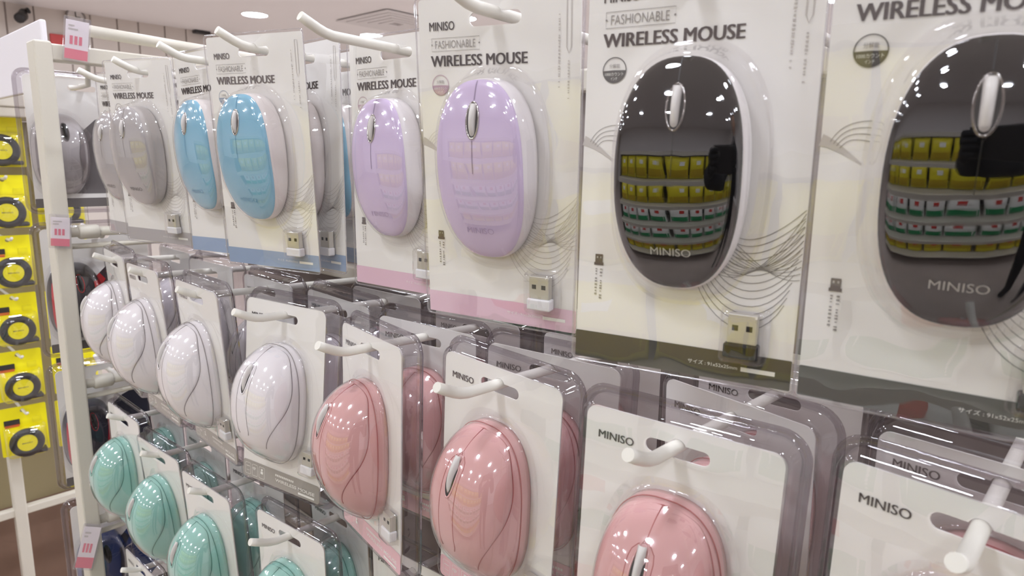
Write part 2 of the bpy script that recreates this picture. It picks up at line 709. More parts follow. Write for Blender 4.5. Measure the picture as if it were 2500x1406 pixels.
def receiver(parts, ac, b0, wid, hlen, caplen, cap_mat, box_off=0.0):
    """little USB receiver: steel plug with two contact holes, plastic cap, clear bubble"""
    z = lambda b: B0 - b
    me = bevbox('usb_plug', ac - wid / 2, ac + wid / 2, -0.0062, -0.0015, z(b0 + hlen), z(b0), 0.0004, M['steel'])
    subs = []
    for s in (-1, 1):
        v, f = boxgeo(ac + s * wid * 0.24 - 0.0013, ac + s * wid * 0.24 + 0.0013, -0.00632, -0.0060, z(b0 + hlen * 0.56), z(b0 + hlen * 0.37))
        subs.append(('contact_hole', new_mesh('contact_hole', v, f, M['hole'])))
    parts.append(('usb_plug', me, subs))
    parts.append(('receiver_cap', bevbox('receiver_cap', ac - wid * 0.6, ac + wid * 0.6, -0.0074, -0.0011, z(b0 + hlen + caplen), z(b0 + hlen), 0.0011, cap_mat, 3), []))
    # clear bubble, open at the back
    V, Fc = [], []
    lv = [(0.0020, 0.0011), (0.0012, 0.0015), (0.0008, 0.0070), (0.0000, 0.0086), (-0.003, 0.0088)]
    cb = b0 + (hlen + caplen) / 2
    for g, off in lv:
        P = rrect(wid * 1.2 + 0.002 + 2 * g, hlen + caplen + 0.0024 + 2 * g, 0.0022, ac, cb, 4)
        V += [(a, -off, z(b)) for a, b in P]
    n = len(P)
    for i in range(len(lv) - 1):
        for k in range(n):
            Fc.append((i * n + k, i * n + (k + 1) % n, (i + 1) * n + (k + 1) % n, (i + 1) * n + k))
    Fc.append(tuple((len(lv) - 1) * n + k for k in range(n)))
    parts.append(('receiver_bubble', fix_normals(new_mesh('receiver_bubble', V, Fc, M['blister'], True)), []))


# ------------------------------------------------------------------ package A: flat card with oval mouse
WA, HA = 0.102, 0.185


def marks_column(a, b0, b1, w, seed):
    rnd = random.Random(seed)
    gs = []
    b = b0
    while b < b1:
        l = rnd.uniform(0.0008, 0.0016)
        if rnd.random() < 0.85:
            ww = w * rnd.uniform(0.55, 1.0)
            gs.append((mmrect(a - ww / 2, b, a + ww / 2, b + l * 0.55), [(0, 1, 2, 3)]))
        b += l * 1.15
    return join(*gs)


_shared = {}


def shared(key, fn):
    if key not in _shared:
        _shared[key] = fn()
    return _shared[key]


def wave_geo():
    gs = []
    n = 13
    for i in range(n):
        t = i / (n - 1)
        p0 = (lerp(0.020, 0.006, t), lerp(0.117, 0.137, t))
        p3 = (lerp(0.0508, 0.0455, t ** 2), lerp(0.1065, 0.1475, t))
        p1 = (lerp(0.027, 0.012, t), lerp(0.124, 0.158, t))
        p2 = (lerp(0.038, 0.034, t), lerp(0.120, 0.172, t))
        gs.append(strip(bez(p0, p1, p2, p3), 0.00027))
    for i in range(11):
        t = i / 10
        p0 = (lerp(0.0195, 0.010, t), lerp(0.119, 0.131, t))
        p3 = (0.0508, lerp(0.136, 0.108, t))
        p1 = (lerp(0.030, 0.022, t), lerp(0.128, 0.146, t))
        p2 = (lerp(0.041, 0.038, t), lerp(0.139, 0.134, t))
        gs.append(strip(bez(p0, p1, p2, p3), 0.00025))
    for i in range(4):                        # fine loops left of the mouse
        t = i / 3
        gs.append(strip(bez((lerp(-0.0475, -0.044, t), lerp(0.0792, 0.0815, t)), (lerp(-0.045, -0.042, t), lerp(0.074, 0.079, t)), (-0.041, lerp(0.0715, 0.0775, t)), (-0.034, lerp(0.0715, 0.079, t))), 0.00022))
    return join(*gs)


def swoosh_geo():
    P = bez((-0.0509, 0.0785), (-0.047, 0.0795), (-0.042, 0.083), (-0.036, 0.0875), 12)
    return strip(P, [lerp(0.0046, 0.0006, i / 12) for i in range(13)])


def badge_geo():
    cx, cy = -0.037, 0.0468
    r = 0.0056
    ring, hf = [], []
    P = circle(r, cx, cy, 36)
    ring = strip(P + P[:1], 0.0004)
    seg = circle(r, cx, cy, 20, 2, 178)       # b grows downwards, so 0..180 is the lower half
    V = [(cx, cy)] + seg
    half = (V, [(0, i + 1, i + 2) for i in range(len(seg) - 1)])
    return join(ring, half)


def usb_icon():
    a, b = -0.0404, 0.1325
    gs = [(mmrect(a - 0.0019, b, a + 0.0019, b + 0.0010), [(0, 1, 2, 3)]),
          (mmrect(a - 0.0019, b + 0.0020, a + 0.0019, b + 0.0040), [(0, 1, 2, 3)]),
          (mmrect(a - 0.0019, b + 0.0010, a - 0.0012, b + 0.0020), [(0, 1, 2, 3)]),
          (mmrect(a - 0.0005, b + 0.0010, a + 0.0005, b + 0.0020), [(0, 1, 2, 3)]),
          (mmrect(a + 0.0012, b + 0.0010, a + 0.0019, b + 0.0020), [(0, 1, 2, 3)]),
          (mmrect(a - 0.0024, b + 0.0040, a + 0.0024, b + 0.0054), [(0, 1, 2, 3)])]
    return join(*gs)


def pen_icon():
    a = 0.0445
    P = [(a - 0.0013, 0.006), (a + 0.0013, 0.006), (a + 0.0013, 0.0295), (a, 0.0325), (a - 0.0013, 0.0295), (a - 0.0013, 0.006)]
    return strip(P, 0.0005)


def card_text(key, *args, **kw):
    return shared(key, lambda: text(*args, **kw))


def proto_oval(color, band, body_col, logo_mat, seam_mat, cap, rough=0.16, coat=0.6, wave='ink_pale'):
    parts = []          # (name, mesh, [(subname, mesh)])
    cardm = shared('cardA', lambda: flat('hanging_card', [rrect(WA, HA, 0.0025, 0, HA / 2), euro_slot()], -0.0004, M['card'], 0.0008))
    bandm = pmat('card_band', band, 0.45)
    subs = [
        ('card_band', flat('card_band', [rrect(WA, 0.0135, 0.0006, 0, HA - 0.00675)], 0.0003, bandm)),
        ('brand_lettering', card_text('brA', 'brand_lettering', 'MINISO', -0.0435, -0.0262, 0.0172, 0.0047, M['ink'], fat=0.0002)),
        ('tagline_lettering', card_text('tagA', 'tagline_lettering', 'FASHIONABLE', -0.0398, -0.0125, 0.0268, 0.0042, M['ink_soft'], bold=-0.006)),
        ('tagline_frame', shared('tfA', lambda: flatgeo('tagline_frame', join(
            strip([(-0.0422, 0.0212), (-0.0098, 0.0212), (-0.0098, 0.0282), (-0.0422, 0.0282), (-0.0422, 0.0212)], 0.00022),
            (circle(0.0005, -0.0420, 0.0247, 8), [tuple(range(8))]), (circle(0.0005, -0.0100, 0.0247, 8), [tuple(range(8))])), M['ink_soft']))),
        ('title_lettering', card_text('titA', 'title_lettering', 'WIRELESS MOUSE', -0.0432, 0.0204, 0.0366, 0.0060, M['ink'], fat=0.0006)),
        ('badge', flatgeo('badge', badge_geo(), pmat('badge_ink', tuple(lerp(a, b, 0.35) for a, b in zip(band[:3], rgb(120, 112, 110)[:3])) + (1,), 0.5))),
        ('badge_lettering', card_text('bt1', 'badge_lettering', '\u5206\u89e3\u80fd', -0.0396, -0.0344, 0.0459, 0.0019, M['ink_soft'])),
        ('badge_lettering', card_text('bt2', 'badge_lettering', '1000\u30ab\u30a6\u30f3\u30c8', -0.0415, -0.0325, 0.0493, 0.0015, M['ink_white'], off=0.0006)),
        ('badge_lettering', card_text('bt3', 'badge_lettering', '\u30a4\u30f3\u30c1', -0.0386, -0.0354, 0.0513, 0.0014, M['ink_white'], off=0.0006)),
        ('wave_print', shared('wav' + wave, lambda: flatgeo('wave_print', wave_geo(), M[wave], 0.00035))),
        ('swoosh_print', shared('swo', lambda: flatgeo('swoosh_print', swoosh_geo(), M['ink_pale'], 0.00030))),
        ('receiver_icon', shared('uic', lambda: flatgeo('receiver_icon', usb_icon(), M['ink']))),
        ('caption_marks', shared('cap', lambda: flatgeo('caption_marks', join(marks_column(-0.0415, 0.1395, 0.153, 0.0013, 3), marks_column(-0.0390, 0.1395, 0.1545, 0.0013, 5)), M['ink_soft']))),
        ('pen_icon', shared('pen', lambda: flatgeo('pen_icon', pen_icon(), M['ink_pale']))),
        ('caption_marks', shared('cap2', lambda: flatgeo('caption_marks', join(marks_column(0.0390, 0.012, 0.050, 0.0014, 8), marks_column(0.0445, 0.036, 0.055, 0.0014, 9)), M['ink_pale']))),
        ('size_lettering', card_text('siz', 'size_lettering', '\u30b5\u30a4\u30ba : 91x52x25mm', 0.0062, 0.0285, 0.1792, 0.0020, M['ink_white'], off=0.0006)),
        ('size_bar', shared('bar', lambda: flatgeo('size_bar', (mmrect(0.0300, 0.1775, 0.0445, 0.1795), [(0, 1, 2, 3)]), M['ink_white'], 0.0006))),
    ]
    parts.append(('hanging_card', cardm, subs))
    parts.append(('clear_film', shared('filmA', lambda: flat('clear_film', [rrect(WA + 0.003, HA + 0.003, 0.0035, 0, HA / 2), euro_slot(0.0172, 0.0042, 0.0126, 0.0048, 0.0105)], 0.0010, M['film'])), []))
    def edge():
        P = rrect(WA + 0.0032, HA + 0.0032, 0.0036, 0, HA / 2, 5)
        return new_mesh('film_edge', *tubegeo([(a, -0.0008, B0 - b) for a, b in P], 0.00055, 6, closed=True), M['rim'], True)
    parts.append(('film_edge', shared('edgeA', edge), []))
    parts.append(('clear_blister', shared('blisA', lambda: oval_blister(M['blister'])), []))
    ms = []
    cov = pmat('cover_plastic', color, rough, 0.0, coat)
    bod = pmat('body_plastic', body_col, 0.3)
    ms.append(('top_cover', oval_cover(cov)))
    sh = Oval()
    ms.append(('button_seam', conform(join(strip([(0, lerp(0.0455, 0.0555, i / 6)) for i in range(7)], 0.0006), strip([(0, lerp(0.0765, 0.094, i / 8)) for i in range(9)], 0.0005)), sh, seam_mat, 'button_seam')))
    wheel_parts(sh, 0.0660, 0.0088, 0.0030, 0.0030, M['chrome_dark'] if wave == 'ink_wave' else M['chrome'], M['wheel'], M['hole'], ms)
    P, Fc = shared('lgA', lambda: text_geo('MINISO', -0.0088, 0.0088, 0, 0.0034, -0.006))
    ms.append(('mouse_logo', conform(([(x, 0.1280 - y) for x, y in P], Fc), sh, logo_mat, 'mouse_logo')))
    parts.append(('mouse_body', oval_body(bod), ms))
    receiver(parts, 0.0302, 0.1525, 0.0125, 0.0132, 0.0068, cap)
    return parts


# ------------------------------------------------------------------ package B: clamshell with rounder mouse
WB, HB = 0.100, 0.1665


def shellB(mat, W=WB, H=HB):
    V, Fc = [], []
    # (growth beyond the insert, corner radius, offset in front of insert)
    lv = [(0.0012, 0.0070, 0.0012), (0.0024, 0.0082, 0.0006), (0.0034, 0.0092, -0.0010), (0.0048, 0.0104, -0.0085), (0.0056, 0.0112, -0.0100),
          (0.0072, 0.0128, -0.0104), (0.0078, 0.0134, -0.0096), (0.0086, 0.0142, -0.0096), (0.0090, 0.0146, -0.0108), (0.0086, 0.0142, -0.0118), (0.0040, 0.0104, -0.0118)]
    for g, r, off in lv:
        P = rrect(W + 2 * g, H + 2 * g, r, 0, H / 2, 7)
        V += [(a, -off, B0 - b) for a, b in P]
    n = len(P)
    for i in range(len(lv) - 1):
        for k in range(n):
            Fc.append((i * n + k, i * n + (k + 1) % n, (i + 1) * n + (k + 1) % n, (i + 1) * n + k))
    return fix_normals(new_mesh('clear_shell', V, Fc, mat, True))


def icon_geos():
    def boxline(cx):
        P = rrect(0.0072, 0.0105, 0.0010, cx, 0.1585, 3)
        return strip(P + P[:1], 0.0003)
    i1 = join(boxline(-0.0430), (mmrect(-0.0455, 0.1562, -0.0405, 0.1567), [(0, 1, 2, 3)]), (mmrect(-0.0450, 0.1602, -0.0410, 0.1605), [(0, 1, 2, 3)]))
    arcs = [strip(circle(r, -0.0345, 0.1592, 8, 225, 315), 0.0005) for r in (0.0012, 0.0022, 0.0032)]
    i2 = join(boxline(-0.0335), *arcs)
    i3 = join(boxline(-0.0240), (mmrect(-0.0252, 0.1548, -0.0228, 0.1568), [(0, 1, 2, 3)]), (mmrect(-0.0256, 0.1573, -0.0224, 0.1596), [(0, 1, 2, 3)]))
    return i1, i2, i3


def proto_bulb(color, band, line_mat, wheel_mat, rough=0.14):
    parts = []
    subs = [
        ('card_band', flat('card_band', [rrect(WB, 0.0160, 0.003, 0, HB - 0.0080)], 0.0003, pmat('insert_band', band, 0.45))),
        ('brand_lettering', card_text('brB', 'brand_lettering', 'MINISO', -0.0425, -0.0225, 0.0165, 0.0042, M['ink'], fat=0.0002)),
        ('title_lettering', card_text('tiB', 'title_lettering', 'WIRELESS MOUSE', -0.0060, 0.0440, 0.1610, 0.0028, M['ink_white'], bold=0.01)),
        ('caption_marks', shared('cmB', lambda: flatgeo('caption_marks', join(*[(mmrect(-0.006 + i * 0.0022, 0.1542, -0.0044 + i * 0.0022, 0.1561), [(0, 1, 2, 3)]) for i in range(11)]), M['ink_white']))),
        ('size_bar', shared('baB', lambda: flatgeo('size_bar', (mmrect(0.0240, 0.1625, 0.0440, 0.1643), [(0, 1, 2, 3)]), M['ink_white'], 0.0006))),
    ]
    for i, g in enumerate(shared('icB', icon_geos)):
        subs.append(('feature_icon', shared('ic%d' % i, lambda g=g: flatgeo('feature_icon', g, M['ink_white'], 0.0006))))
    parts.append(('insert_card', shared('insB', lambda: flat('insert_card', [rrect(WB, HB, 0.006, 0, HB / 2), euro_slot()], -0.0004, M['card'], 0.0008)), subs))
    parts.append(('clear_shell', shared('shB', lambda: shellB(M['shell'])), []))
    parts.append(('clear_front', shared('frB', lambda: flat('clear_front', [rrect(WB + 0.0024, HB + 0.0024, 0.007, 0, HB / 2), euro_slot(0.0172, 0.0042, 0.0126, 0.0048, 0.0105)], 0.0012, M['face'])), []))
    parts.append(('clear_blister', shared('blB', lambda: bulb_dome('clear_blister', M['blister'], 0.0015, 0.0016, 0.0012, 64, 14, [(0.0016, 0.0019), (0.005, 0.0015)])), []))
    ms = []
    cm = pmat('mouse_plastic', color, rough, 0.0, 0.5)
    sh = Bulb()
    ms.append(('top_shell', bulb_top(cm)))
    for s in (-1, 1):
        ms.append(('shell_seam', bulb_line([(s * x, v) for x, v in SEAM_F[:-4]], line_mat, 'shell_seam', 0.00034)))
    # console outline around the wheel, running down the back
    P = [(-0.0052, 0.36), (-0.0062, 0.30)]
    P += [(-0.0062, lerp(0.2, -0.62, i / 12)) for i in range(13)]
    P += [(0.0062 * math.cos(math.radians(a)), -0.62 - 0.0062 / sh.L * math.sin(math.radians(a))) for a in (150, 120, 90, 60, 30)]
    P += [(0.0062, lerp(-0.62, 0.2, i / 12)) for i in range(13)] + [(0.0062, 0.30), (0.0052, 0.36)]
    ms.append(('console_line', bulb_line(P, line_mat, 'console_line', 0.00024, lift=0.0009)))
    ms.append(('button_seam', bulb_line([(0, lerp(-0.955, -0.735, i / 6)) for i in range(7)], line_mat, 'button_seam', 0.0003, lift=0.0008)))
    P = []
    for k in range(64):
        cx, cv = se(sh.N, 2 * PI * k / 64)
        P.append(sh.to(cx * sh.W * 0.997, cv * 0.997, 0.0085))
    ms.append(('base_seam', new_mesh('base_seam', *tubegeo(P, 0.00034, 5, closed=True), line_mat, True)))

    class Lift(Bulb):
        def h(s, x, v):
            return Bulb.h(s, x, v) + 0.0009
    wheel_parts(Lift(), 0.0585, 0.0115, 0.0030, 0.0042, cm, wheel_mat, M['hole'], ms)
    P, Fc = shared('lgB', lambda: text_geo('MINISO', -0.0075, 0.0075, 0, 0.0030, -0.006))
    ms.append(('mouse_logo', conform(([(x, 0.1285 - y) for x, y in P], Fc), sh, M['ink_soft'], 'mouse_logo')))
    parts.append(('mouse_body', shared('bodB' + str(color), lambda: bulb_dome('mouse_body', cm)), ms))
    receiver(parts, 0.0395, 0.1215, 0.0118, 0.0115, 0.0075, M['cap_white'])
    return parts


def place(parts, name, mw, label, cat, group=None):
    root = bpy.data.objects.new(name, None)
    root.empty_display_size = 0.02
    COL.objects.link(root)
    root.matrix_world = mw
    tag(root, label, cat, group)
    for pn, me, subs in parts:
        p = bpy.data.objects.new(pn, me)
        COL.objects.link(p)
        p.parent = root
        for sn, sm in subs:
            q = bpy.data.objects.new(sn, sm)
            COL.objects.link(q)
            q.parent = p
    return root


# ------------------------------------------------------------------ the room
def structure(name, v, f, mat):
    o = obj(name, new_mesh(name, v, f, mat))
    o['kind'] = 'structure'
    return o


RX0, RX1, RY0, RY1 = -7.0, 5.0, -6.0, 8.0
M['ceil'] = pmat('ceiling_paint', rgb(242, 238, 236), 0.8, grain=0.01, gscale=3)
M['wallp'] = pmat('beige_wall_board', rgb(204, 194, 184), 0.6, grain=0.04, gscale=6)
M['walld'] = pmat('board_joint', rgb(176, 165, 157), 0.7)
M['floor'] = pmat('brown_floor', rgb(170, 156, 147), 0.35, grain=0.12, gscale=5)
structure('floor', *boxgeo(RX0, RX1, RY0, RY1, -0.1, 0.0), M['floor'])
structure('ceiling', *boxgeo(RX0, RX1, RY0, RY1, CEIL_Z, CEIL_Z + 0.1), M['ceil'])
wl = structure('wall_left', *boxgeo(RX0 - 0.1, RX0, RY0, RY1, 0, CEIL_Z), M['wallp'])
structure('wall_back', *boxgeo(RX0, RX1, RY1, RY1 + 0.1, 0, CEIL_Z), M['ceil'])
structure('wall_right', *boxgeo(RX1, RX1 + 0.1, RY0, RY1, 0, CEIL_Z), M['ceil'])
structure('wall_front', *boxgeo(RX0, RX1, RY0 - 0.1, RY0, 0, CEIL_Z), M['ceil'])
# upright boards of the far wall with dark joints between them
bx = 0.9
i = 0
while bx < 4.4:
    w = [0.20, 0.26, 0.22, 0.28, 0.19, 0.24][i % 6]
    obj('wall_board', new_mesh('wall_board', *boxgeo(RX0, RX0 + 0.02, bx, bx + w - 0.016, 0.6, CEIL_Z), M['wallp']), wl)
    bx += w
    i += 1
obj('board_joint', new_mesh('board_joint', *boxgeo(RX0, RX0 + 0.004, 0.9, 4.4, 0.6, CEIL_Z), M['walld']), wl)

# ceiling lamps
M['glow'] = emit_mat('lamp_glow', LAMP_COLOR, LAMP_STRENGTH)
M['trim'] = pmat('lamp_trim', rgb(235, 232, 228), 0.4)
disc = new_mesh('diffuser', [(0.115 * math.cos(2 * PI * k / 28), 0.115 * math.sin(2 * PI * k / 28), -0.004) for k in range(28)], [tuple(range(28))[::-1]], M['glow'])
trim = new_mesh('trim_ring', *tubegeo([(0.122 * math.cos(2 * PI * k / 28), 0.122 * math.sin(2 * PI * k / 28), -0.002) for k in range(28)], 0.007, 6, closed=True), M['trim'], True)
lx0, ly0 = -5.617, 3.07
for ix in range(-1, 7):
    for iy in range(-5, 4):
        x, y = lx0 + ix * 1.5, ly0 + iy * 1.35
        if not (RX0 + 0.3 < x < RX1 - 0.3 and RY0 + 0.3 < y < RY1 - 0.3):
            continue
        hero = ix == 0 and iy == 0
        t = empty('downlight', (x, y, CEIL_Z))
        tag(t, 'bright round downlight in the ceiling above the blue mouse packs' if hero else 'round ceiling downlight seen only as a glint in the glossy mice and plastic', 'ceiling light', 'shop ceiling downlights')
        obj('diffuser', disc, t)
        obj('trim_ring', trim, t)

# ceiling air diffuser
M['vent'] = pmat('vent_white', rgb(226, 222, 220), 0.5)
M['ventd'] = pmat('vent_grey', rgb(186, 180, 178), 0.6)
vt = empty('ceiling_vent', (-4.78, 4.12, CEIL_Z))
tag(vt, 'square white air diffuser in the ceiling behind the lilac packs', 'air vent')
S = 0.42
obj('vent_throat', new_mesh('vent_throat', *boxgeo(-S + 0.05, S - 0.05, -S + 0.05, S - 0.05, -0.010, -0.002), M['ventd']), vt)
for k in range(5):
    a = S - 0.075 * k
    g = []
    for (x0, x1, y0, y1) in ((-a, a, -a, -a + 0.06), (-a, a, a - 0.06, a), (-a, -a + 0.06, -a + 0.06, a - 0.06), (a - 0.06, a, -a + 0.06, a - 0.06)):
        g.append(boxgeo(x0, x1, y0, y1, -0.016 - 0.003 * k, -0.010))
    obj('vent_slat', new_mesh('vent_slat', *join(*g), M['vent']), vt)

# things on the far wall
M['dark'] = pmat('dark_plastic', rgb(42, 40, 40), 0.35)
cc = empty('security_camera', (RX0 + 0.02, 1.51, Z0 + 1.15))
tag(cc, 'small dark security camera high on the far beige wall', 'camera')
obj('bracket', new_mesh('bracket', *tubegeo([(0, 0, 0.05), (0.08, 0, 0.05), (0.12, 0, 0.02)], 0.016, 8), M['dark'], True), cc)
obj('camera_body', new_mesh('camera_body', *tubegeo([(0.05, -0.03, 0.03), (0.10, -0.05, -0.02), (0.22, -0.1, -0.06), (0.23, -0.104, -0.063)], [0.03, 0.045, 0.045, 0.03], 12), M['dark'], True), cc)
ck = empty('wall_clock', (RX0 + 0.02, 1.91, Z0 + 1.20))
tag(ck, 'small round pale clock on the far beige wall', 'clock')
M['clock'] = pmat('clock_face', rgb(206, 200, 194), 0.4)
M['clockr'] = pmat('clock_rim', rgb(140, 134, 130), 0.3, 0.6)
obj('clock_face', new_mesh('clock_face', *tubegeo([(0, 0, 0), (0.03, 0, 0)], 0.075, 28), M['clock']), ck)
obj('clock_rim', new_mesh('clock_rim', *tubegeo([(0.03, 0.078 * math.cos(2 * PI * k / 28), 0.078 * math.sin(2 * PI * k / 28)) for k in range(28)], 0.009, 6, closed=True), M['clockr'], True), ck)
obj('clock_hand', new_mesh('clock_hand', *boxgeo(0.031, 0.034, -0.004, 0.004, 0, 0.055), M['dark']), ck)
obj('clock_hand', new_mesh('clock_hand', *boxgeo(0.031, 0.034, 0, 0.04, -0.004, 0.004), M['dark']), ck)
rs = obj('red_sign', bevbox('red_sign', RX0 + 0.02, RX0 + 0.05, 1.68, 1.90, Z0 + 0.92, Z0 + 1.02, 0.006, pmat('sign_red', rgb(196, 66, 62), 0.4)))
tag(rs, 'small red sign on the far wall beside the price tag', 'sign')
sp = obj('wall_speaker', bevbox('wall_speaker', RX0 + 0.02, RX0 + 0.10, 3.03, 3.20, Z0 + 1.215, Z0 + 1.25, 0.008, M['dark']))
tag(sp, 'small dark slot-shaped fitting at the top of the far wall', 'fitting')

# ------------------------------------------------------------------ rack with hooks
XP = -0.10
rack = empty('display_rack', (XP, 0, 0))
tag(rack, 'white metal display rack with a square end post and rows of hooks', 'rack')


def rpart(name, me, parent=None):
    o = obj(name, me, parent or rack)
    if parent is None:
        o.matrix_parent_inverse = Matrix.Translation((-XP, 0, 0))
    return o


def zz(z):
    return z + Z0


rpart('post', bevbox('post', XP - 0.032, XP, -0.0125, 0.0070, 0.0, zz(0.042), 0.0022, M['rack']))
rpart('rear_post', bevbox('rear_post', XP - 0.032, XP, 0.262, 0.282, 0.0, zz(0.042), 0.0022, M['rack']))
rpart('post', bevbox('post', 0.953, 0.985, -0.0125, 0.0070, 0.0, zz(0.042), 0.0022, M['rack']))
rpart('end_bar', bevbox('end_bar', 0.959, 0.981, 0.006, 0.263, zz(0.020), zz(0.040), 0.002, M['rack']))
rpart('rear_post', bevbox('rear_post', 0.953, 0.985, 0.262, 0.282, 0.0, zz(0.042), 0.0022, M['rack']))
rpart('top_bar', bevbox('top_bar', XP - 0.026, XP - 0.004, 0.006, 0.263, zz(0.020), zz(0.040), 0.002, M['rack']))
rpart('top_rail', new_mesh('top_rail', *tubegeo([(XP - 0.014, 0.042, zz(0.062)), (XP - 0.014, 0.27, zz(0.054))], 0.0072, 14), M['rack'], True))
for zt in (-0.1915, -0.3955, -0.594):
    t = rpart('side_rail', new_mesh('side_rail', *tubegeo([(XP - 0.014, 0.004, zz(zt)), (XP - 0.014, 0.265, zz(zt))], 0.0062, 14), M['rack'], True))
    rpart('rail_collar', new_mesh('rail_collar', *tubegeo([(XP - 0.014, 0.018, zz(zt)), (XP - 0.014, 0.020, zz(zt)), (XP - 0.014, 0.040, zz(zt)), (XP - 0.014, 0.042, zz(zt))], [0.0078, 0.0092, 0.0092, 0.0078], 14), M['rack'], True), t)
    t2 = rpart('side_rail', new_mesh('side_rail', *tubegeo([(XP - 0.014, 0.004, zz(zt - 0.018)), (XP - 0.014, 0.265, zz(zt - 0.018))], 0.0036, 10), M['rack'], True))
rpart('back_panel', bevbox('back_panel', XP - 0.03, 0.985, 0.250, 0.262, 0.12, zz(-0.025), 0.002, M['panel']))
for r, zt in enumerate((-0.018, -0.228, -0.430, -0.632)):
    rpart('hook_rail', bevbox('hook_rail', XP - 0.004, 0.985, 0.232, 0.250, zz(zt - 0.012), zz(zt + 0.006), 0.002, M['rack']))

TIPS = {(0, 0): (0.018, -0.0004), (0, 1): (0.1318, 0.0015), (0, 2): (0.2500, 0.0040), (0, 3): (0.3655, 0.0030), (0, 4): (0.4849, -0.0015),
        (0, 5): (0.6205, -0.0008), (0, 6): (0.7403, -0.0004), (0, 7): (0.8486, -0.0010),
        (1, 0): (0.0097, -0.2059), (1, 1): (0.1269, -0.2083), (1, 2): (0.2511, -0.2115), (1, 3): (0.3660, -0.2135), (1, 4): (0.4922, -0.2158),
        (1, 5): (0.6165, -0.2146), (1, 6): (0.7430, -0.2136), (1, 7): (0.8641, -0.2100),
        (2, 0): (0.0032, -0.4051), (2, 1): (0.1136, -0.4180), (2, 2): (0.2440, -0.4147), (2, 3): (0.3724, -0.4150), (2, 4): (0.4942, -0.413), (2, 5): (0.6178, -0.413),
        (3, 0): (0.0, -0.615)}
HOOK_R, HOOK_S = 0.0034, 0.03


def hook_z(r, c, y):
    return TIPS[(r, c)][1] - 0.009 - HOOK_S * (y - 0.022)


hook_path = [(0, 0.0, 0.0), (0, 0.006, -0.0030), (0, 0.013, -0.0062), (0, 0.018, -0.0080), (0, 0.024, -0.0091), (0, 0.04, -0.009 - HOOK_S * 0.018)]
hook_path += [(0, y, -0.009 - HOOK_S * (y - 0.022)) for y in (0.08, 0.14, 0.233)]
hook_me = new_mesh('hook', *tubegeo(hook_path, [HOOK_R * 0.93] + [HOOK_R] * 8, 14), M['hook'], True)
for p in hook_me.polygons:
    if len(p.vertices) > 4:
        p.use_smooth = False
ROWN = ['top row', 'second row', 'third row', 'lowest row']
FRONT = {(0, 0): 'the farthest grey oval mouse', (0, 1): 'the nearer grey oval mouse', (0, 2): 'the left blue mouse', (0, 3): 'the right blue mouse', (0, 4): 'the left lilac mouse',
         (0, 5): 'the right lilac mouse', (0, 6): 'the left black mouse', (0, 7): 'the black mouse cut by the right edge',
         (1, 0): 'the farthest white mouse', (1, 1): 'the second white mouse from the post', (1, 2): 'the third white mouse from the post', (1, 3): 'the nearest white mouse',
         (1, 4): 'the leftmost pink mouse', (1, 5): 'the second pink mouse', (1, 6): 'the third pink mouse', (1, 7): 'the pink pack at the lower right corner',
         (2, 0): 'the mint mouse beside the post', (2, 1): 'the second mint mouse', (2, 2): 'the third mint mouse', (2, 3): 'the mint mouse cut by the bottom edge',
         (2, 4): 'the pack below the leftmost pink mouse', (2, 5): 'the pack below the second pink mouse', (3, 0): 'the lowest pack beside the post'}
for (r, c), (x, z) in TIPS.items():
    o = obj('display_hook', hook_me)
    o.location = (x, 0, zz(z))
    tag(o, 'white bent display hook holding ' + FRONT[(r, c)], 'hook', 'white display hooks')

# ------------------------------------------------------------------ the packs
C_GREY = proto_oval(rgb(178, 173, 172), rgb(176, 170, 170), rgb(190, 184, 180), M['ink_black'], M['ink_soft'], M['cap_white'], 0.2, 0.7)
C_BLUE = proto_oval(rgb(132, 184, 208), rgb(150, 168, 196), rgb(226, 218, 214), pmat('logo_blue', rgb(96, 160, 192), 0.3), pmat('seam_blue', rgb(92, 158, 192), 0.4), M['cap_white'])
C_LILAC = proto_oval(rgb(208, 190, 220), rgb(224, 188, 204), rgb(226, 220, 220), pmat('logo_lilac', rgb(176, 156, 190), 0.3), pmat('seam_lilac', rgb(150, 132, 160), 0.4), M['cap_white'])
C_BLACK = proto_oval(rgb(16, 15, 15), rgb(74, 72, 70), rgb(236, 232, 230), pmat('logo_silver', rgb(190, 188, 180), 0.3, 0.3), pmat('seam_black', rgb(6, 6, 6), 0.4), M['cap_black'], 0.05, 1.0, 'ink_wave')
L_WHITE = pmat('line_white', rgb(150, 142, 142), 0.5)
L_PINK = pmat('line_pink', rgb(176, 98, 96), 0.5)
L_MINT = pmat('line_mint', rgb(84, 142, 130), 0.5)
C_WHITE = proto_bulb(rgb(236, 231, 232), rgb(158, 152, 144), L_WHITE, M['wheel'])
C_PINK = proto_bulb(rgb(214, 166, 163), rgb(228, 180, 188), L_PINK, M['wheel'])
C_MINT = proto_bulb(rgb(154, 202, 190), rgb(150, 196, 184), L_MINT, M['wheel'])


def pack_matrix(r, c, y, yaw, lean, roll):
    u = Vector((math.cos(yaw), math.sin(yaw), 0))
    n = Vector((-math.sin(yaw), math.cos(yaw), 0))
    k = Vector((0, 0, 1))
    dn = -k * math.cos(lean) + n * math.sin(lean)
    nn = n * math.cos(lean) + k * math.sin(lean)
    u2 = u * math.cos(roll) + dn * math.sin(roll)
    d2 = dn * math.cos(roll) - u * math.sin(roll)
    p = Vector((TIPS[(r, c)][0], y, zz(hook_z(r, c, y) - 0.0008)))
    up = -d2
    return Matrix(((u2.x, nn.x, up.x, p.x), (u2.y, nn.y, up.y, p.y), (u2.z, nn.z, up.z, p.z), (0, 0, 0, 1)))


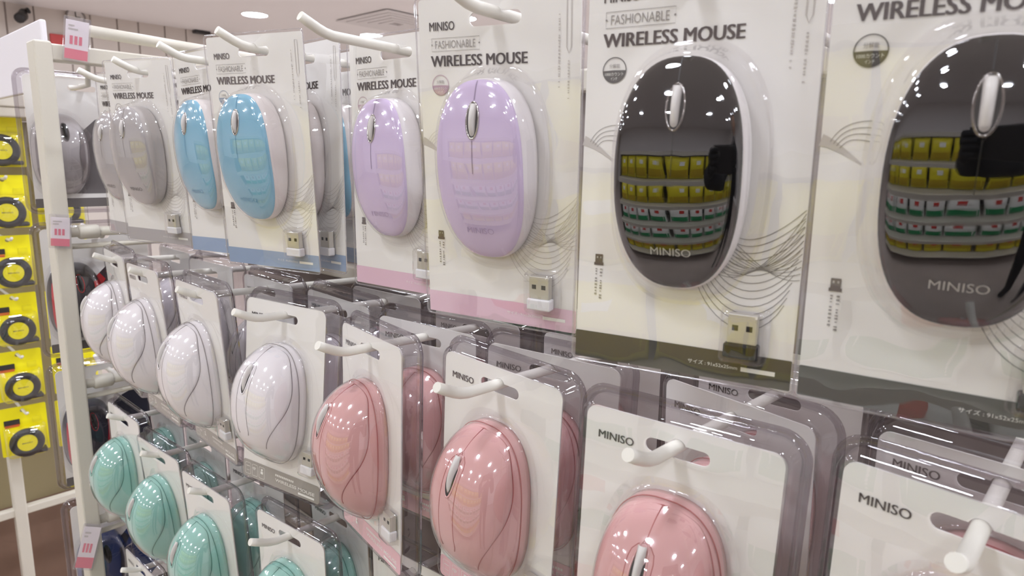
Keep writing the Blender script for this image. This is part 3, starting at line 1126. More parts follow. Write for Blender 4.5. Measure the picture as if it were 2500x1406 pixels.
OV, CL = 'oval mice on flat cards', 'mice in clear clamshell packs'
PACKS = [
    (C_GREY, 0, 0, 0.040, 0.15, 0.02, 0.03, 'silver grey oval mouse pack half hidden at the far left of the top row', OV),
    (C_GREY, 0, 1, 0.0218, 0.2847, 0.073, 0.011, 'silver grey oval mouse on a full white card, left of the blue packs', OV),
    (C_BLUE, 0, 2, 0.039, 0.132, 0.020, -0.03, 'sky blue oval mouse pack partly covered by the other blue pack', OV),
    (C_BLUE, 0, 3, 0.0278, 0.2928, 0.0695, 0.0065, 'sky blue oval mouse on a fully visible white card with blue band', OV),
    (C_LILAC, 0, 4, 0.0751, 0.096, 0.0134, -0.003, 'lilac oval mouse pack hanging deep on its hook, left of the other lilac', OV),
    (C_LILAC, 0, 5, 0.0379, 0.2387, 0.0837, 0.0144, 'large lilac oval mouse pack hanging next to the black ones', OV),
    (C_BLACK, 0, 6, 0.0409, 0.2291, -0.0044, -0.0006, 'glossy black oval mouse pack seen whole beside the lilac pack', OV),
    (C_BLACK, 0, 7, 0.0417, 0.170, 0.097, 0.007, 'glossy black oval mouse pack cut off by the right picture edge', OV),
    (C_GREY, 0, 1, 0.078, 0.10, 0.02, 0.0, 'card edge of a grey mouse pack behind the nearer grey mouse', OV),
    (C_BLUE, 0, 2, 0.086, 0.10, 0.02, 0.0, 'blue mouse pack hidden behind the left blue mouse', OV),
    (C_BLUE, 0, 3, 0.0716, 0.0244, -0.0014, -0.0134, 'blue banded card showing directly behind the right blue mouse', OV),
    (C_BLUE, 0, 3, 0.112, 0.01, 0.01, 0.0, 'rearmost blue banded card behind the right blue mouse', OV),
    (C_WHITE, 1, 0, 0.0208, -0.09, 0.0459, 0.0134, 'white mouse in a clear clamshell, nearest to the rack post', CL),
    (C_WHITE, 1, 1, 0.012, -0.03, 0.068, -0.02, 'white mouse in a clear clamshell, second from the rack post', CL),
    (C_WHITE, 1, 2, 0.0167, -0.027, 0.0646, 0.0, 'white mouse in a clear clamshell, third from the rack post', CL),
    (C_WHITE, 1, 3, 0.0443, 0.1957, -0.0765, 0.0114, 'white mouse clamshell facing front beside the first pink mouse', CL),
    (C_PINK, 1, 4, 0.0427, -0.1784, -0.0219, -0.0101, 'leftmost pink mouse clamshell, turned away to the left', CL),
    (C_PINK, 1, 5, 0.0507, -0.0064, -0.0006, 0.034, 'second pink mouse clamshell with its whole mouse in view', CL),
    (C_PINK, 1, 6, 0.0439, 0.1279, -0.0089, 0.0165, 'large pink mouse clamshell below the whole black mouse pack', CL),
    (C_PINK, 1, 7, 0.0522, -0.0783, -0.0125, 0.0053, 'clamshell pack in the lower right corner, its pink mouse barely in view', CL),
    (C_WHITE, 1, 0, 0.090, -0.02, 0.02, 0.0, 'clear clamshell hanging behind the farthest white mouse', CL),
    (C_WHITE, 1, 1, 0.084, 0.05, 0.02, 0.0, 'clear clamshell hanging behind the second white mouse', CL),
    (C_WHITE, 1, 2, 0.088, 0.0, 0.02, 0.0, 'clear clamshell hanging behind the third white mouse', CL),
    (C_WHITE, 1, 3, 0.096, 0.002, 0.0177, 0.03, 'clear clamshell hanging directly behind the front-facing white mouse', CL),
    (C_WHITE, 1, 3, 0.150, 0.06, 0.02, 0.0, 'rearmost clamshell behind the front-facing white mouse', CL),
    (C_PINK, 1, 4, 0.0950, 0.16, 0.0196, 0.02, 'clamshell with a pink mouse showing behind the leftmost pink mouse', CL),
    (C_PINK, 1, 4, 0.150, 0.02, 0.02, 0.0, 'rearmost clamshell behind the leftmost pink mouse', CL),
    (C_PINK, 1, 5, 0.1000, 0.20, 0.0207, 0.0291, 'wide clamshell top showing behind the second pink mouse', CL),
    (C_PINK, 1, 5, 0.155, 0.05, 0.02, 0.0, 'rearmost clamshell behind the second pink mouse', CL),
    (C_PINK, 1, 6, 0.104, -0.26, 0.0245, -0.025, 'slanted clamshell top showing behind the large pink mouse pack', CL),
    (C_PINK, 1, 6, 0.162, 0.0, 0.02, 0.0, 'rearmost clamshell behind the large pink mouse pack', CL),
    (C_PINK, 1, 7, 0.104, -0.09, 0.02, 0.0, 'clamshell showing behind the pack in the lower right corner', CL),
    (C_MINT, 2, 0, 0.0168, 0.0327, 0.0198, 0.03, 'mint green mouse clamshell beside the rack post', CL),
    (C_MINT, 2, 1, 0.0175, 0.0718, 0.084, 0.0144, 'mint green mouse clamshell, second from the rack post', CL),
    (C_MINT, 2, 2, 0.0156, 0.0503, 0.0538, -0.0035, 'mint green mouse clamshell, third from the rack post, cut at the bottom', CL),
    (C_MINT, 2, 3, 0.0361, 0.101, 0.0203, 0.0036, 'mint green mouse clamshell of which only the upper third is in view', CL),
    (C_MINT, 2, 0, 0.0660, 0.0426, 0.0205, 0.0, 'clamshell hanging behind the mint mouse beside the post', CL),
    (C_MINT, 2, 1, 0.0700, 0.0304, 0.0185, -0.004, 'clamshell hanging behind the second mint mouse', CL),
    (C_MINT, 2, 2, 0.0680, 0.10, 0.021, 0.0066, 'clamshell hanging behind the third mint mouse', CL),
    (C_MINT, 2, 3, 0.0860, -0.03, 0.02, -0.04, 'clamshell hanging behind the mint mouse cut by the bottom edge', CL),
    (C_MINT, 2, 4, 0.080, 0.10, 0.02, 0.0, 'white clamshell corner at the bottom edge below the leftmost pink mouse', CL),
    (C_MINT, 2, 5, 0.120, 0.02, 0.02, 0.0, 'clamshell sliver low between the first two pink mouse packs', CL),
    (C_MINT, 3, 0, 0.022, 0.03, 0.02, 0.0, 'clamshell top at the bottom edge beside the rack post', CL),
]
for proto, r, c, y, yaw, lean, roll, label, group in PACKS:
    place(proto, 'mouse_package', pack_matrix(r, c, y, yaw, lean, roll), label, 'mouse pack', group)

# ------------------------------------------------------------------ wide clamshells beyond the end frame
XG = -0.158


def game_pack(zt, poly_col, body_col, acc_col, label, ydeep=0.0):
    """wide clamshell facing +X: local a runs along +Y, b down"""
    W, H = 0.130, 0.168
    parts = []
    poly = [(-0.030, 0.108), (-0.012, 0.075), (0.012, 0.052), (0.030, 0.045), (0.052, 0.060), (0.052, 0.128), (0.030, 0.150), (-0.022, 0.150)]
    stripe = [(-0.030, 0.108), (-0.012, 0.075), (0.000, 0.0635), (0.007, 0.073), (-0.018, 0.113)]
    subs = [('angular_print', flat('angular_print', [poly], 0.0003, pmat('angular_ink', poly_col, 0.5))),
            ('stripe_print', flat('stripe_print', [stripe], 0.0006, pmat('stripe_ink', acc_col, 0.5))),
            ('dot_print', flatgeo('dot_print', (circle(0.0026, -0.020, 0.052, 20), [tuple(range(20))[::-1]]), pmat('dot_ink', acc_col, 0.5))),
            ('card_band', flat('card_band', [rrect(W, 0.012, 0.001, 0, H - 0.006)], 0.0003, pmat('band_dark', rgb(110, 104, 102), 0.5)))]
    parts.append(('insert_card', flat('insert_card', [rrect(W, H, 0.006, 0, H / 2), euro_slot()], -0.0004, M['card'], 0.0008), subs))
    parts.append(('clear_shell', shared('shG', lambda: shellB(M['shell'], W, H)), []))
    bm = pmat('game_mouse_plastic', body_col, 0.3)
    am = pmat('game_mouse_accent', acc_col, 0.25)
    sh = Bulb()
    ms = []
    for s in (-1, 1):
        V, Fc = [], []
        for j in range(11):
            v = lerp(-0.55, 0.7, j / 10)
            for i_ in range(5):
                w = sh.W * (1 - abs(v) ** sh.N) ** (1 / sh.N)
                x = s * w * lerp(0.40 + 0.3 * abs(v), 0.93, i_ / 4)
                p, n = bulb_normal(sh, x, v)
                V.append(p + n * 0.0012)
        for j in range(10):
            for i_ in range(4):
                a = j * 5 + i_
                Fc.append((a, a + 1, a + 6, a + 5))
        ms.append(('side_panel', fix_normals(new_mesh('side_panel', V, Fc, am, True))))
    wheel_parts(sh, 0.0585, 0.0105, 0.0034, 0.004, am, M['dark'], M['hole'], ms)
    parts.append(('mouse_body', bulb_dome('mouse_body', bm), ms))
    parts.append(('clear_blister', shared('blB', lambda: None), []))
    mw = Matrix(((0, -1, 0, XG), (1, 0, 0, 0.050 + ydeep), (0, 0, 1, zz(zt - B0)), (0, 0, 0, 1)))
    root = place(parts, 'mouse_package', mw, label, 'mouse pack', 'wide clamshells beyond the rack post')
    for ch in root.children:
        if ch.name.startswith(('mouse_body', 'clear_blister')):
            ch.location.x = -0.033
            ch.location.z = -0.012


game_pack(0.006, rgb(112, 106, 106), rgb(176, 170, 170), rgb(128, 120, 120), 'wide clamshell with grey angular print behind the rack post, top row')
game_pack(-0.190, rgb(60, 44, 48), rgb(52, 48, 52), rgb(190, 40, 44), 'wide clamshell with red and black mouse behind the rack post')
game_pack(-0.384, rgb(40, 42, 58), rgb(40, 42, 56), rgb(176, 40, 58), 'wide clamshell with dark blue and red mouse behind the rack post')
game_pack(-0.585, rgb(44, 62, 112), rgb(46, 66, 120), rgb(40, 44, 60), 'wide clamshell with navy print at the bottom behind the rack post')
for zt, zr, nm in ((0.006, 0.030, 'grey'), (-0.190, -0.1915, 'red and black'), (-0.384, -0.3955, 'dark blue'), (-0.585, -0.594, 'navy')):
    zh = zt - B0 + 0.0008
    o = obj('display_hook', new_mesh('hook', *tubegeo([(XP - 0.014, 0.050, zz(zr)), (XP - 0.022, 0.050, zz(zr)), (XP - 0.030, 0.050, zz(zh)), (XP - 0.06, 0.050, zz(zh)), (XP - 0.10, 0.050, zz(zh)), (XP - 0.115, 0.050, zz(zh + 0.008))], HOOK_R, 10), M['hook'], True))
    tag(o, 'short hook on the end rail holding the %s wide clamshell' % nm, 'hook', 'white display hooks')


# ------------------------------------------------------------------ price tags
def price_tag(loc, yaw, tilt, w, h, label):
    t = empty('price_tag', loc)
    t.rotation_euler = (0, tilt, yaw)
    tag(t, label, 'price tag', 'price tags on the rack end')
    obj('paper', bevbox('paper', -w / 2, w / 2, -0.0006, 0.0006, -h, 0, 0.0003, M['tag_paper']), t)
    pp = t.children[0]
    obj('pink_stripe', new_mesh('pink_stripe', *boxgeo(-w / 2, w / 2, -0.0010, -0.0006, -h, -h * 0.74), M['tag_pink']), pp)
    rnd = random.Random(int(abs(loc[2]) * 1000))
    g = []
    for i_ in range(3):
        x = -w * 0.30 + i_ * w * 0.20
        g.append(boxgeo(x, x + w * 0.13, -0.0009, -0.0006, -h * 0.62, -h * 0.40))
    obj('price_marks', new_mesh('price_marks', *join(*g), M['tag_pink']), pp)
    obj('small_marks', new_mesh('small_marks', *join(*[boxgeo(-w * 0.38, -w * 0.38 + w * rnd.uniform(0.2, 0.5), -0.0009, -0.0006, -h * (0.16 + 0.09 * k), -h * (0.12 + 0.09 * k)) for k in range(2)]), M['ink_pale']), pp)
    obj('clear_sleeve', bevbox('clear_sleeve', -w / 2 - 0.002, w / 2 + 0.002, -0.0022, 0.0022, -h - 0.003, 0.004, 0.0012, M['tag_clear']), t)


price_tag((XP + 0.010, 0.034, zz(0.068)), math.radians(72), math.radians(7), 0.024, 0.046, 'clear price tag with a pink stripe hanging from the top rail end')
price_tag((XP + 0.004, -0.004, zz(-0.170)), math.radians(68), math.radians(5), 0.020, 0.036, 'pink price tag stuck on the post beside the red and black mouse')
price_tag((XP + 0.006, -0.004, zz(-0.592)), math.radians(64), math.radians(16), 0.020, 0.060, 'narrow clear price tag low on the rack post')

# ------------------------------------------------------------------ neighbouring display, far left
hb = obj('header_board', bevbox('header_board', -1.10, -0.235, 0.028, 0.036, zz(-0.004), zz(0.087), 0.002, pmat('header_white', rgb(236, 232, 236), 0.35)))
tag(hb, 'blank white header board above the yellow tape measures', 'sign board')

XT = -0.95
M['yellow'] = pmat('pack_yellow', rgb(250, 238, 10), 0.4)
M['yellow2'] = pmat('tape_yellow', rgb(238, 226, 20), 0.3)
M['rubber'] = pmat('tape_rubber', rgb(38, 38, 40), 0.45)
M['chipred'] = pmat('pack_red_print', rgb(206, 78, 56), 0.5)
td = empty('tape_display', (XT - 0.10, 0.15, 0))
tag(td, 'white display frame carrying rows of yellow tape measures', 'display stand')


def tpart(name, me, parent=None):
    o = obj(name, me, parent or td)
    o.matrix_parent_inverse = Matrix.Translation((-(XT - 0.10), -0.15, 0))
    return o


tpart('back_panel', bevbox('back_panel', XT - 0.20, XT - 0.18, -0.05, 0.29, 0.45, zz(-0.02), 0.003, pmat('cream_panel', rgb(150, 138, 104), 0.6)))  # browned to stand in for the shadow between the tape rows
tpart('base_panel', bevbox('base_panel', XT - 0.20, XT - 0.16, -0.30, 0.30, 0.02, 0.46, 0.003, pmat('brown_base', rgb(122, 96, 80), 0.6, grain=0.15, gscale=12)))
tpart('top_shelf', bevbox('top_shelf', XT - 0.20, XT + 0.05, -0.06, 0.30, zz(-0.018), zz(0.003), 0.003, M['rack']))
tpart('shelf_lip', bevbox('shelf_lip', XT + 0.04, XT + 0.055, -0.06, 0.30, zz(0.003), zz(0.030), 0.003, M['rack']))
tpart('upright', bevbox('upright', XT - 0.05, XT - 0.025, 0.047, 0.072, 0.0, zz(-0.77), 0.003, M['rack']))
tpart('upright', bevbox('upright', XT - 0.20, XT - 0.175, -0.06, -0.035, 0.0, zz(-0.02), 0.003, M['rack']))
tpart('upright', bevbox('upright', XT - 0.20, XT - 0.175, 0.275, 0.30, 0.0, zz(-0.02), 0.003, M['rack']))
tpart('low_rail', bevbox('low_rail', XT - 0.05, XT - 0.03, -0.25, 0.30, zz(-0.955), zz(-0.935), 0.003, M['rack']))


def tape_proto():
    W, H = 0.092, 0.116
    parts = []
    z = lambda b: -b

    def yz(loops, off0, off1, mat, name):
        V, Fc = curve_mesh(loops, abs(off1 - off0))
        return new_mesh(name, [(lerp(off0, off1, 0.5) + q[2], q[0], q[1]) for q in V], Fc, mat)
    subs = [('print_label', yz([rrect(0.030, 0.014, 0.001, -0.022, -0.026, 2)], 0.0013, 0.0023, M['ink_black'], 'print_label')),
            ('print_label', yz([rrect(0.028, 0.006, 0.001, -0.022, -0.034, 2)], 0.0013, 0.0024, M['chipred'], 'print_label')),
            ('print_label', yz([rrect(0.018, 0.014, 0.001, 0.026, -0.026, 2)], 0.0013, 0.0023, M['yellow2'], 'print_label'))]
    parts.append(('backing_card', yz([rrect(W, H, 0.003, 0, -H / 2 + 0.010), circle(0.0045, 0, 0, 16)], -0.001, 0.001, M['yellow'], 'backing_card'), subs))
    # tape measure body: rounded square case with rubber ring and yellow centre
    body = yz([[(0.030 * math.cos(a) + (0.006 if math.cos(a) > 0.3 and math.sin(a) < -0.2 else 0), -0.070 + 0.030 * math.sin(a)) for a in [2 * PI * k / 40 for k in range(40)]]], 0.001, 0.030, M['yellow2'], 'tape_case')
    ring = new_mesh('rubber_ring', *tubegeo([(0.030, 0.0265 * math.cos(2 * PI * k / 32), -0.070 + 0.0265 * math.sin(2 * PI * k / 32)) for k in range(32)], 0.0080, 10, closed=True), M['rubber'], True)
    hub = yz([circle(0.0195, 0, -0.070, 28)], 0.028, 0.034, M['yellow2'], 'centre_label')
    P, Fc = text_geo('MINISO', -0.010, 0.010, -0.0715, 0.003, 0.01)
    let = new_mesh('brand_lettering', [(0.0342, x, y) for x, y in P], Fc, M['ink'])
    foot = bevbox('rubber_foot', 0.006, 0.034, 0.010, 0.038, -0.101, -0.092, 0.003, M['rubber'])
    thumb = bevbox('lock_button', 0.010, 0.030, 0.018, 0.034, -0.052, -0.036, 0.005, M['yellow'])
    parts.append(('tape_case', body, [('rubber_ring', ring), ('centre_label', hub), ('brand_lettering', let), ('rubber_foot', foot), ('lock_button', thumb)]))
    # clear bubble
    V, Fc = [], []
    lv = [(1.0, 0.0016), (0.97, 0.010), (0.93, 0.034), (0.85, 0.040), (0.0, 0.041)]
    for s, off in lv:
        V += [(off, a * s, -0.066 + (b + 0.066) * s) for a, b in rrect(0.084, 0.078, 0.012, 0.0, -0.066, 4)]
    n = len(V) // len(lv)
    for i_ in range(len(lv) - 1):
        for k in range(n):
            Fc.append((i_ * n + k, i_ * n + (k + 1) % n, (i_ + 1) * n + (k + 1) % n, (i_ + 1) * n + k))
    parts.append(('clear_bubble', fix_normals(new_mesh('clear_bubble', V, Fc, M['blister'], True)), []))
    return parts


TAPE = tape_proto()
tape_hook = new_mesh('hook', *tubegeo([(-0.16, 0, 0.003), (0.02, 0, 0.0008), (0.035, 0, 0.002), (0.046, 0, 0.007)], 0.003, 10), M['hook'], True)
ORD = ['topmost', 'second', 'third', 'fourth', 'fifth', 'lowest']
for ci, yy in enumerate((0.097, 0.205)):
    for k in range(6):
        zc = -0.087 - 0.1335 * k + 0.070
        y = yy - 0.003 * k
        o = obj('display_hook', tape_hook)
        o.location = (XT, y, zz(zc))
        side = 'left' if ci == 0 else 'right'
        tag(o, 'white hook of the %s tape measure in the %s column' % (ORD[k], side), 'hook', 'tape measure hooks')
        mw = Matrix.Translation((XT + random.uniform(-0.01, 0.01), y, zz(zc - 0.0015))) @ Matrix.Rotation(random.uniform(-0.10, 0.06), 4, 'Z')
        place(TAPE, 'tape_measure_pack', mw, '%s yellow tape measure pack in the %s column of the far display' % (ORD[k], side), 'tape measure', 'tape measures on the far display')

# low goods under the tape display
for i_, (x, y, w, h, c, nm) in enumerate(((-0.86, -0.16, 0.16, 0.13, rgb(188, 104, 66), 'orange'), (-0.80, 0.16, 0.18, 0.10, rgb(132, 92, 70), 'brown'))):
    o = empty('storage_basket', (x, y, 0))
    tag(o, '%s low basket on the floor under the tape display' % nm, 'basket')
    bmat = pmat('basket_' + nm, c, 0.6, grain=0.1)
    V, Fc = [], []
    lv = [(0.80, 0.0), (1.0, h), (1.04, h), (1.04, h - 0.015), (1.0, h - 0.015), (0.95, h - 0.01), (0.78, 0.01)]
    for s, zq in lv:
        V += [(a * s, b * s, zq) for a, b in rrect(w, w * 1.3, 0.03, 0, 0, 4)]
    n = len(V) // len(lv)
    for q in range(len(lv) - 1):
        for k in range(n):
            Fc.append((q * n + k, q * n + (k + 1) % n, (q + 1) * n + (k + 1) % n, (q + 1) * n + k))
    Fc.append(tuple(range(n))[::-1])
    Fc.append(tuple((len(lv) - 1) * n + k for k in range(n)))
    obj('basket_body', fix_normals(new_mesh('basket_body', V, Fc, bmat, True)), o)
    for s in (-1, 1):
        obj('handle', new_mesh('handle', *tubegeo([(-0.05, s * w * 0.67, h - 0.01), (-0.04, s * w * 0.72, h + 0.02), (0.04, s * w * 0.72, h + 0.02), (0.05, s * w * 0.67, h - 0.01)], 0.006, 8), bmat, True), o)

# ------------------------------------------------------------------ shelf across the aisle (seen in the reflections)
YO = -1.20
sh_o = empty('aisle_shelf', (0.7, YO, 0))
tag(sh_o, 'shelf unit across the aisle, mirrored in the glossy black mice', 'shelf')


def opart(name, me):
    o = obj(name, me, sh_o)
    o.matrix_parent_inverse = Matrix.Translation((-0.7, -YO, 0))
    return o


M['shelfd'] = pmat('aisle_shelf_dark', rgb(92, 84, 80), 0.6)
opart('shelf_board', bevbox('shelf_board', -0.48, 2.02, YO - 0.28, YO + 0.058, 1.365, 1.381, 0.003, M['rack']))
opart('back_panel', bevbox('back_panel', -0.48, 2.02, YO - 0.30, YO - 0.28, 0.0, 1.38, 0.003, M['shelfd']))
ROWS_O = [(1.135, 'y'), (0.890, 'y'), (0.645, 'w'), (0.400, 'w'), (0.155, 'y')]
for zb, k in ROWS_O:
    opart('shelf_board', bevbox('shelf_board', -0.48, 2.02, YO - 0.28, YO + 0.058, zb - 0.016, zb, 0.003, M['rack']))
M['led'] = emit_mat('shelf_led', (0.87, 0.91, 1.0, 1), 10.0)  # light strips added to brighten the mirrored pouches
for zb in (1.375, 1.119, 0.874, 0.629, 0.384):
    opart('shelf_lamp', new_mesh('shelf_lamp', *boxgeo(-0.46, 2.0, YO + 0.040, YO + 0.052, zb - 0.018, zb - 0.010), M['led']))
    opart('lamp_lip', new_mesh('lamp_lip', *boxgeo(-0.48, 2.02, YO + 0.056, YO + 0.060, zb - 0.022, zb + 0.016), M['rack']))  # added lip that keeps the strip light on the pouches
for x in (-0.49, 2.01):
    opart('end_panel', bevbox('end_panel', x, x + 0.02, YO - 0.30, YO + 0.01, 0.0, 1.38, 0.003, M['shelfd']))


def pouch_proto(main, low, lab):
    V, Fc = [], []
    w, h, t = 0.125, 0.205, 0.040
    n, m = 16, 14
    for j in range(m + 1):
        q = j / m
        th = t * (1 - abs(2 * q - 1) ** 3.0) ** 0.5 + 0.001
        ww = w * (1 - 0.06 * math.sin(PI * q))
        for k in range(n):
            a = 2 * PI * k / n
            cx, cy = se(2.8, a)
            V.append((cx * ww, cy * th, q * h))
    for j in range(m):
        for k in range(n):
            Fc.append((j * n + k, j * n + (k + 1) % n, (j + 1) * n + (k + 1) % n, (j + 1) * n + k))
    Fc.append(tuple(range(n))[::-1])
    Fc.append(tuple(m * n + k for k in range(n)))
    body = fix_normals(new_mesh('pouch_body', V, Fc, main, True))

    def patch(z0, z1, x0, x1, mat, nm):
        PV, PF = [], []
        for j in range(7):
            q = lerp(z0, z1, j / 6)
            th = t * (1 - abs(2 * q - 1) ** 3.0) ** 0.5 + 0.001
            ww = w * (1 - 0.06 * math.sin(PI * q))
            for i_ in range(9):
                x = lerp(x0, x1, i_ / 8)
                yy = th * max(0, 1 - abs(x / ww) ** 2.8) ** (1 / 2.8)
                PV.append((x, yy + 0.0012, q * h))
        for j in range(6):
            for i_ in range(8):
                a = j * 9 + i_
                PF.append((a, a + 9, a + 10, a + 1))
        return (nm, fix_normals(new_mesh(nm, PV, PF, mat, True)))
    return [('pouch_body', body, [patch(0.10, 0.42, -0.110, 0.110, low, 'lower_band'), patch(0.62, 0.80, -0.02, 0.05, lab, 'label_spot')])]


g_white = pmat('pouch_white', rgb(236, 236, 232), 0.35)
g_green = pmat('pouch_green', rgb(24, 140, 84), 0.35)
g_yel = pmat('pouch_yellow', rgb(222, 208, 40), 0.35)
g_yel2 = pmat('pouch_dark_yellow', rgb(188, 160, 28), 0.35)
g_red = pmat('pouch_red', rgb(196, 52, 44), 0.4)
PW = pouch_proto(g_white, g_green, g_red)
PY = pouch_proto(g_yel, g_yel2, g_white)
PY2 = pouch_proto(g_yel2, g_yel, g_red)
for ri, (zb, k) in enumerate(ROWS_O):
    for i_ in range(9):
        x = -0.31 + i_ * 0.266 + random.uniform(-0.006, 0.006)
        mw = Matrix.Translation((x, YO - 0.055, zb)) @ Matrix.Rotation(random.uniform(-0.06, 0.06), 4, 'Z')
        if k == 'w':
            place(PW, 'pouch', mw, 'white pouch with a green lower band, mirrored in the black mice', 'pouch', 'white and green pouches across the aisle')
        elif ri < 2:
            place(PY, 'pouch', mw, 'bright yellow pouch of the upper shelves, mirrored in the black mice', 'pouch', 'yellow pouches on the upper shelves across the aisle')
        else:
            place(PY2, 'pouch', mw, 'dull yellow pouch of the lower shelves, mirrored in the black mice', 'pouch', 'yellow pouches on the lower shelves across the aisle')

# ------------------------------------------------------------------ the photographer, mirrored in the right black mouse
M['coat'] = pmat('black_coat', rgb(24, 23, 26), 0.85)
M['skin'] = pmat('skin', rgb(206, 164, 140), 0.5)
M['hair'] = pmat('black_hair', rgb(22, 20, 20), 0.5)
M['trousers'] = pmat('dark_trousers', rgb(34, 34, 42), 0.85)


def skin_mesh(name, verts, edges, radii, mat, root=0, sub=2):
    me = bpy.data.meshes.new(name)
    me.from_pydata(verts, edges, [])
    o = bpy.data.objects.new(name, me)
    COL.objects.link(o)
    md = o.modifiers.new('skin', 'SKIN')
    sl = me.skin_vertices[0].data
    for i_, r in enumerate(radii):
        sl[i_].radius = r if isinstance(r, tuple) else (r, r)
        sl[i_].use_root = (i_ == root)
    sb = o.modifiers.new('sub', 'SUBSURF')
    sb.levels = sub
    sb.render_levels = sub
    dg = bpy.context.evaluated_depsgraph_get()
    m2 = bpy.data.meshes.new_from_object(o.evaluated_get(dg))
    bpy.data.objects.remove(o)
    m2.name = name
    m2.materials.clear()
    m2.materials.append(mat)
    for p in m2.polygons:
        p.use_smooth = True
    return m2


PX, PY_ = 1.48, -0.56
per = empty('person', (PX, PY_, 0))
tag(per, 'person in black clothes and gloves holding up a phone, mirrored in the right black mouse', 'person')
face_yaw = math.radians(52)
EL, ER = (-0.26, 0.10, 1.20), (0.25, 0.10, 1.18)
bv = [(0, 0, 0.95), (0, 0, 1.12), (0, 0.0, 1.30), (0, -0.005, 1.40), (0, 0.0, 1.475), (0, 0.015, 1.53),
      (-0.17, 0, 1.375), EL, (0.17, 0, 1.375), ER,
      (-0.09, 0, 0.88), (-0.10, 0.015, 0.50), (-0.10, -0.015, 0.09), (-0.115, 0.12, 0.04),
      (0.09, 0, 0.88), (0.10, 0.015, 0.50), (0.10, -0.015, 0.09), (0.115, 0.12, 0.04)]
be = [(0, 1), (1, 2), (2, 3), (3, 4), (4, 5), (3, 6), (6, 7), (3, 8), (8, 9), (0, 10), (10, 11), (11, 12), (12, 13), (0, 14), (14, 15), (15, 16), (16, 17)]
br = [(0.15, 0.11), (0.14, 0.10), (0.16, 0.115), (0.12, 0.09), 0.055, 0.055, 0.065, 0.052, 0.065, 0.052, 0.09, 0.06, 0.045, 0.035, 0.09, 0.06, 0.045, 0.035]
pb = obj('body', skin_mesh('body', bv, be, br, M['coat']), per)
per.rotation_euler = (0, 0, face_yaw)
# head
hv, hf = [], []
for j in range(13):
    t = PI * j / 12
    for k in range(20):
        a = 2 * PI * k / 20
        x = 0.076 * math.sin(t) * math.cos(a)
        y = 0.092 * math.sin(t) * math.sin(a)
        zq = 0.112 * math.cos(t)
        if zq < 0:
            x *= 1 + 0.9 * zq
            y = y * (1 + 0.5 * zq) + 0.012 * (-zq / 0.112)
        hv.append((x, y, zq))
for j in range(12):
    for k in range(20):
        hf.append((j * 20 + k, j * 20 + (k + 1) % 20, (j + 1) * 20 + (k + 1) % 20, (j + 1) * 20 + k))
hd = obj('head', fix_normals(new_mesh('head', hv, hf, M['skin'], True)), per)
hd.location = (0, 0.03, 1.62)
hairv = [(x * 1.10, y * 1.10 - 0.008, z * 1.08 + 0.004) for x, y, z in hv]
hairf = [f for f in hf if not (sum(hv[q][1] for q in f) / 4 > 0.02 and sum(hv[q][2] for q in f) / 4 < 0.055) and sum(hv[q][2] for q in f) / 4 > -0.085]
obj('hair', fix_normals(new_mesh('hair', hairv, hairf, M['hair'], True)), hd)
obj('nose', new_mesh('nose', *tubegeo([(0, 0.088, 0.015), (0, 0.105, -0.018), (0, 0.092, -0.026)], [0.006, 0.012, 0.007], 8), M['skin'], True), hd)
obj('mouth', new_mesh('mouth', *tubegeo([(-0.022, 0.084, -0.056), (0, 0.092, -0.057), (0.022, 0.084, -0.056)], [0.002, 0.005, 0.002], 8), pmat('lips', rgb(176, 104, 96), 0.5), True), hd)
for s in (-1, 1):
    obj('eye', new_mesh('eye', *tubegeo([(s * 0.030 - 0.012, 0.080, 0.008), (s * 0.030, 0.086, 0.009), (s * 0.030 + 0.012, 0.080, 0.008)], [0.002, 0.006, 0.002], 8), M['hair'], True), hd)
    obj('ear', new_mesh('ear', *tubegeo([(s * 0.078, 0, 0.022), (s * 0.086, -0.006, 0.005), (s * 0.078, 0.002, -0.024)], [0.010, 0.014, 0.008], 8), M['skin'], True), hd)

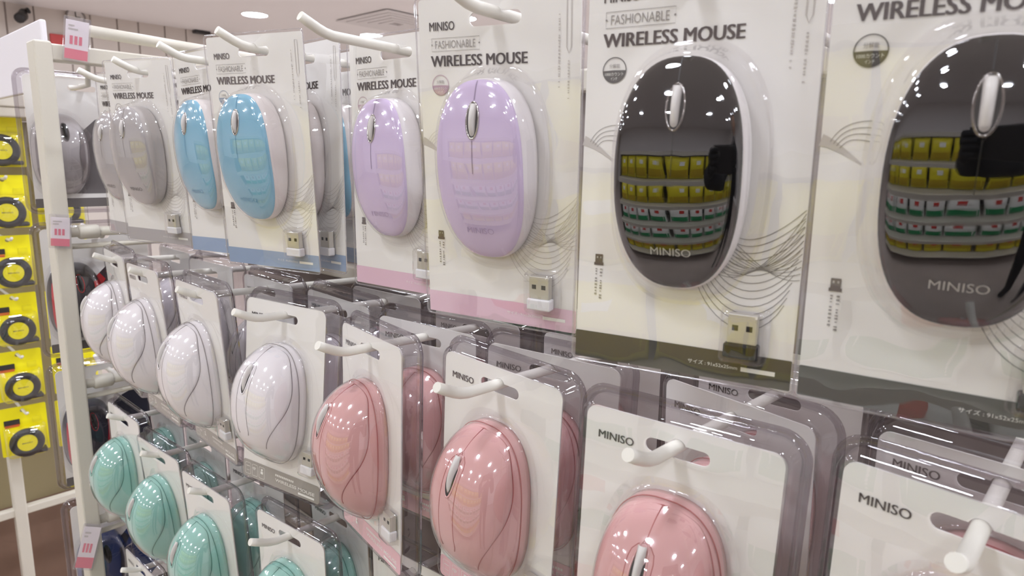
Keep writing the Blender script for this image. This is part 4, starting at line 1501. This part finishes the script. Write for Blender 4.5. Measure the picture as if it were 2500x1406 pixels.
# phone just behind the viewpoint, with the two hands that hold it
fwd = (rot @ Vector((0, 0, -1, 0))).to_3d()
right = (rot @ Vector((1, 0, 0, 0))).to_3d()
upv = (rot @ Vector((0, 1, 0, 0))).to_3d()
ph_c = CAM_POS - fwd * 0.022 + right * 0.055 - upv * 0.012
pm = Matrix(((right.x, upv.x, -fwd.x, ph_c.x), (right.y, upv.y, -fwd.y, ph_c.y), (right.z, upv.z, -fwd.z, ph_c.z), (0, 0, 0, 1)))
ph = empty('phone')
ph.matrix_world = pm
tag(ph, 'dark phone held up by the person mirrored in the black mouse', 'phone')
obj('phone_case', bevbox('phone_case', -0.078, 0.078, -0.037, 0.037, -0.004, 0.004, 0.0035, M['dark'], 3), ph)
obj('lens_ring', new_mesh('lens_ring', *tubegeo([(-0.055 + 0.007 * math.cos(2 * PI * k / 20), 0.012 + 0.007 * math.sin(2 * PI * k / 20), -0.0045) for k in range(20)], 0.0015, 6, closed=True), M['chrome'], True), ph)
obj('screen', bevbox('screen', -0.074, 0.074, -0.034, 0.034, 0.0038, 0.0044, 0.0002, pmat('screen_glass', rgb(30, 30, 34), 0.1)), ph)
pinv = per.matrix_world.inverted() if False else (Matrix.Translation((PX, PY_, 0)) @ Matrix.Rotation(face_yaw, 4, 'Z')).inverted()


def hand(side):
    """palm behind the phone edge, fingers round the front, thumb on the back; phone coordinates"""
    s = side
    V = [(s * 0.115, -0.060, 0.030), (s * 0.098, -0.030, 0.018), (s * 0.090, -0.004, 0.012)]
    E = [(0, 1), (1, 2)]
    R = [0.022, 0.022, 0.018]
    for i_, (yy, l) in enumerate(((0.022, 0.9), (0.006, 1.0), (-0.010, 0.95), (-0.026, 0.8))):
        n0 = len(V)
        V += [(s * 0.092, yy, 0.002), (s * 0.086, yy + 0.002, -0.012), (s * (0.086 - 0.024 * l), yy + 0.003, -0.0135), (s * (0.086 - 0.036 * l), yy + 0.003, -0.0125)]
        E += [(2, n0), (n0, n0 + 1), (n0 + 1, n0 + 2), (n0 + 2, n0 + 3)]
        R += [0.010, 0.0088, 0.0082, 0.0068]
    n0 = len(V)
    V += [(s * 0.080, -0.026, 0.015), (s * 0.066, -0.010, 0.0135), (s * 0.056, 0.002, 0.0130)]
    E += [(1, n0), (n0, n0 + 1), (n0 + 1, n0 + 2)]
    R += [0.0115, 0.0095, 0.008]
    me = skin_mesh('glove', V, E, R, M['coat'], 0, 1)  # bare hands in coat black, the silhouette's shade put into their colour
    o = obj('gloved_hand', me, per)
    o.matrix_parent_inverse = Matrix.Identity(4)
    o.matrix_basis = pinv @ pm
    return pinv @ pm @ Vector(V[0])


wr = [hand(1), hand(-1)]
for el, w in zip((ER, EL), wr):
    e = Vector(el)
    obj('sleeve', new_mesh('sleeve', *tubegeo([e, e.lerp(w, 0.5), w + (e - w).normalized() * 0.012], [0.056, 0.048, 0.036], 14), M['coat'], True), per)
